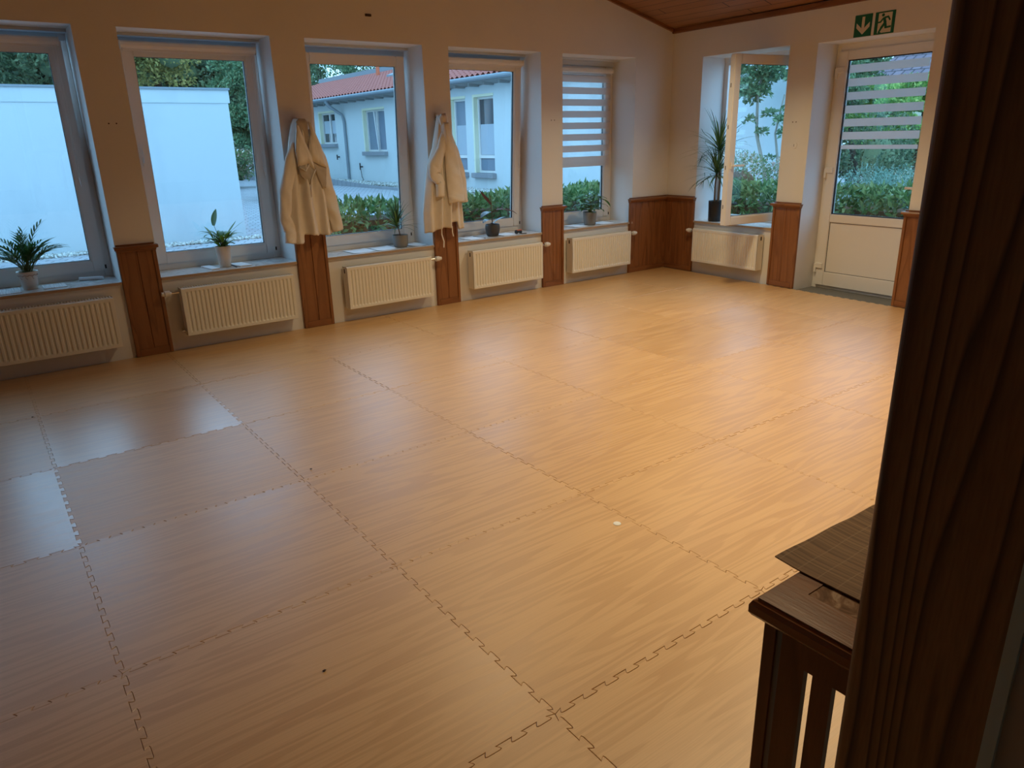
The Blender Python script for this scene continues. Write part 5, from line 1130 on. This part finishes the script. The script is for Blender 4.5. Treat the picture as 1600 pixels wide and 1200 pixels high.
# trees through the door
tree('garden_tree', [([(16.9, 10.4, -0.1), (16.8, 10.3, 1.2), (16.7, 10.3, 2.5)], 0.10)], clump(16.6, 10.2, 2.6, 1.0, 30, 0.38, 51, 1.1), 14000, 0.10, 'leaf_mid', 'leafy green tree left in the garden door view', 52, core='leaf_dark', bark='bark_dark')
tree('garden_tree', [([(19.4, 10.6, -0.1), (18.9, 10.7, 1.2), (18.6, 10.7, 2.0)], 0.10)], clump(18.8, 10.0, 2.0, 0.9, 24, 0.32, 53, 0.75), 12000, 0.09, 'leaf_brt', 'bright yellow-green tree in the middle of the garden door view', 54, core='leaf_mid', bark='bark_dark')
tree('garden_tree', [([(16.6, 7.9, -0.1), (16.6, 7.9, 2.0)], 0.10)], clump(16.6, 8.0, 1.9, 0.75, 26, 0.30, 55, 0.9), 12000, 0.09, 'leaf_brt', 'bright green tree right in the garden door view', 56, core='leaf_mid', bark='bark_dark')
shrub('distant_hedge', clump(21.9, 13.2, 1.0, 1.2, 20, 0.6, 57, 0.7) + clump(21.9, 10.9, 1.0, 1.2, 20, 0.6, 58, 0.7), 16000, 0.14, 'leaf_mid', 'green hedge mass in the background of the garden door view', 59, core='leaf_dark')
t = thing('neighbour_house', (30, 13.5, -0.1), 'distant house with a purplish tiled roof, at the top of the garden door glass', 'house')
bm = B(); box(bm, 27.0, 34.0, 9.6, 14.3, -0.1, 3.3); obj('wall', bm, M['yellow'], t)
bm = B(); uvl = bm.loops.layers.uv.new('UVMap'); g_ = [Vector((26.4, 9.2, 3.2)), Vector((26.4, 14.7, 3.2)), Vector((30.5, 14.7, 5.4)), Vector((30.5, 9.2, 5.4))]; quadbox(bm, [p - Vector((0, 0, .1)) for p in g_] + g_)
g_ = [Vector((34.6, 9.2, 3.2)), Vector((34.6, 14.7, 3.2)), Vector((30.5, 14.7, 5.4)), Vector((30.5, 9.2, 5.4))]; quadbox(bm, [p - Vector((0, 0, .1)) for p in g_] + g_)
for f in bm.faces:
    for lp in f.loops: q = lp.vert.co; lp[uvl].uv = (q.y, math.hypot(q.x - 26.4, q.z - 2.8))
obj('roof', bm, M['tiles2'], t)
tree('garden_tree', [([(23.9, 13.5, -0.1), (23.9, 13.5, 3.0)], 0.12)], clump(23.9, 13.5, 3.0, 0.95, 34, 0.42, 60, 1.4), 12000, 0.16, 'leaf_mid', 'tall green tree left of the purplish roof in the garden door view', 60, core='leaf_dark', bark='bark_dark')
# big trees behind the yard
BG = 'tall trees behind the yard buildings'
tree('background_tree', [([(-2.0, 27, -0.1), (-2.0, 27, 4)], 0.3)], clump(-2.6, 27, 4.6, 2.6, 26, 0.9, 61), 12000, 0.22, 'leaf_dark', 'dark tree above the white yard building, in the leftmost window', 62, core='leaf_dark', bark='bark_dark', group=BG)
tree('background_tree', [([(2.6, 27, -0.1), (2.6, 27, 4)], 0.3)], clump(2.6, 27, 4.8, 2.2, 34, 0.8, 63), 20000, 0.17, 'leaf_dark', 'dark-crowned tree at the right of the leftmost window', 64, core='leaf_dark', bark='bark_dark', group=BG)
tree('background_tree', [([(6.8, 31.6, -0.1), (6.8, 31.6, 4)], 0.3)], clump(6.8, 31.6, 5.6, 2.1, 34, 0.8, 65, 0.8), 20000, 0.16, 'leaf_sunpaint', 'yellow-green tree, sunlight painted in its leaves, above the white yard building, in the second window', 66, core='leaf_dark', bark='bark_dark', group=BG)
tree('background_tree', [([(8.2, 25, -0.1), (8.2, 25, 3)], 0.2)], clump(8.15, 25, 3.0, 1.05, 34, 0.5, 67, 1.75), 20000, 0.13, 'leaf_mid', 'dense green bush-like tree right of the white yard building', 68, core='leaf_dark', bark='bark_dark', group=BG)
shrub('flowering_border', clump(9.9, 33.0, 0.9, 1.2, 14, 0.5, 69, 0.5), 4500, 0.13, 'leaf_pink', 'pink-flowering border low between the white yard building and the bush-like tree', 70, core='leaf_dark')
shrub('background_hedge', clump(12.0, 51, 2.0, 3.0, 18, 1.5, 77, 0.7) + clump(5, 46, 2.0, 3.5, 18, 1.6, 78, 0.6), 12000, 0.26, 'leaf_dark', 'dark hedge closing the yard in the far background', 79, core='leaf_dark')
for k, (x, y, z, R, mm, lab) in enumerate(((21.8, 52, 6.6, 4.6, 'leaf_dark', 'dark tree behind the left end of the tiled roof'), (31.0, 60, 8.5, 5.0, 'leaf_mid', 'lighter green tree behind the middle of the tiled roof'), (27.5, 41, 6.8, 4.0, 'leaf_mid', 'green tree behind the tiled roof near the vent pipe'), (6.5, 58, 8.0, 4.6, 'leaf_dark', 'dark tree in the far gap right of the yellow-green tree'), (3.4, 40, 6.5, 3.2, 'leaf_dark', 'tall dark tree far behind the white yard building'), (-7, 41, 7.0, 4.3, 'leaf_dark', 'tall dark tree beyond the left picture edge'), (10.4, 42, 4.5, 2.3, 'leaf_dark', 'dark tree behind the dense bush-like tree'))):
    tree('background_tree', [([(x, y, -0.1), (x, y, z)], 0.3)], clump(x, y, z, R, 40, 1.4, 80 + k, 0.95), 18000, 0.27, mm, lab, 90 + k, core='leaf_dark', bark='bark_dark', group=BG)
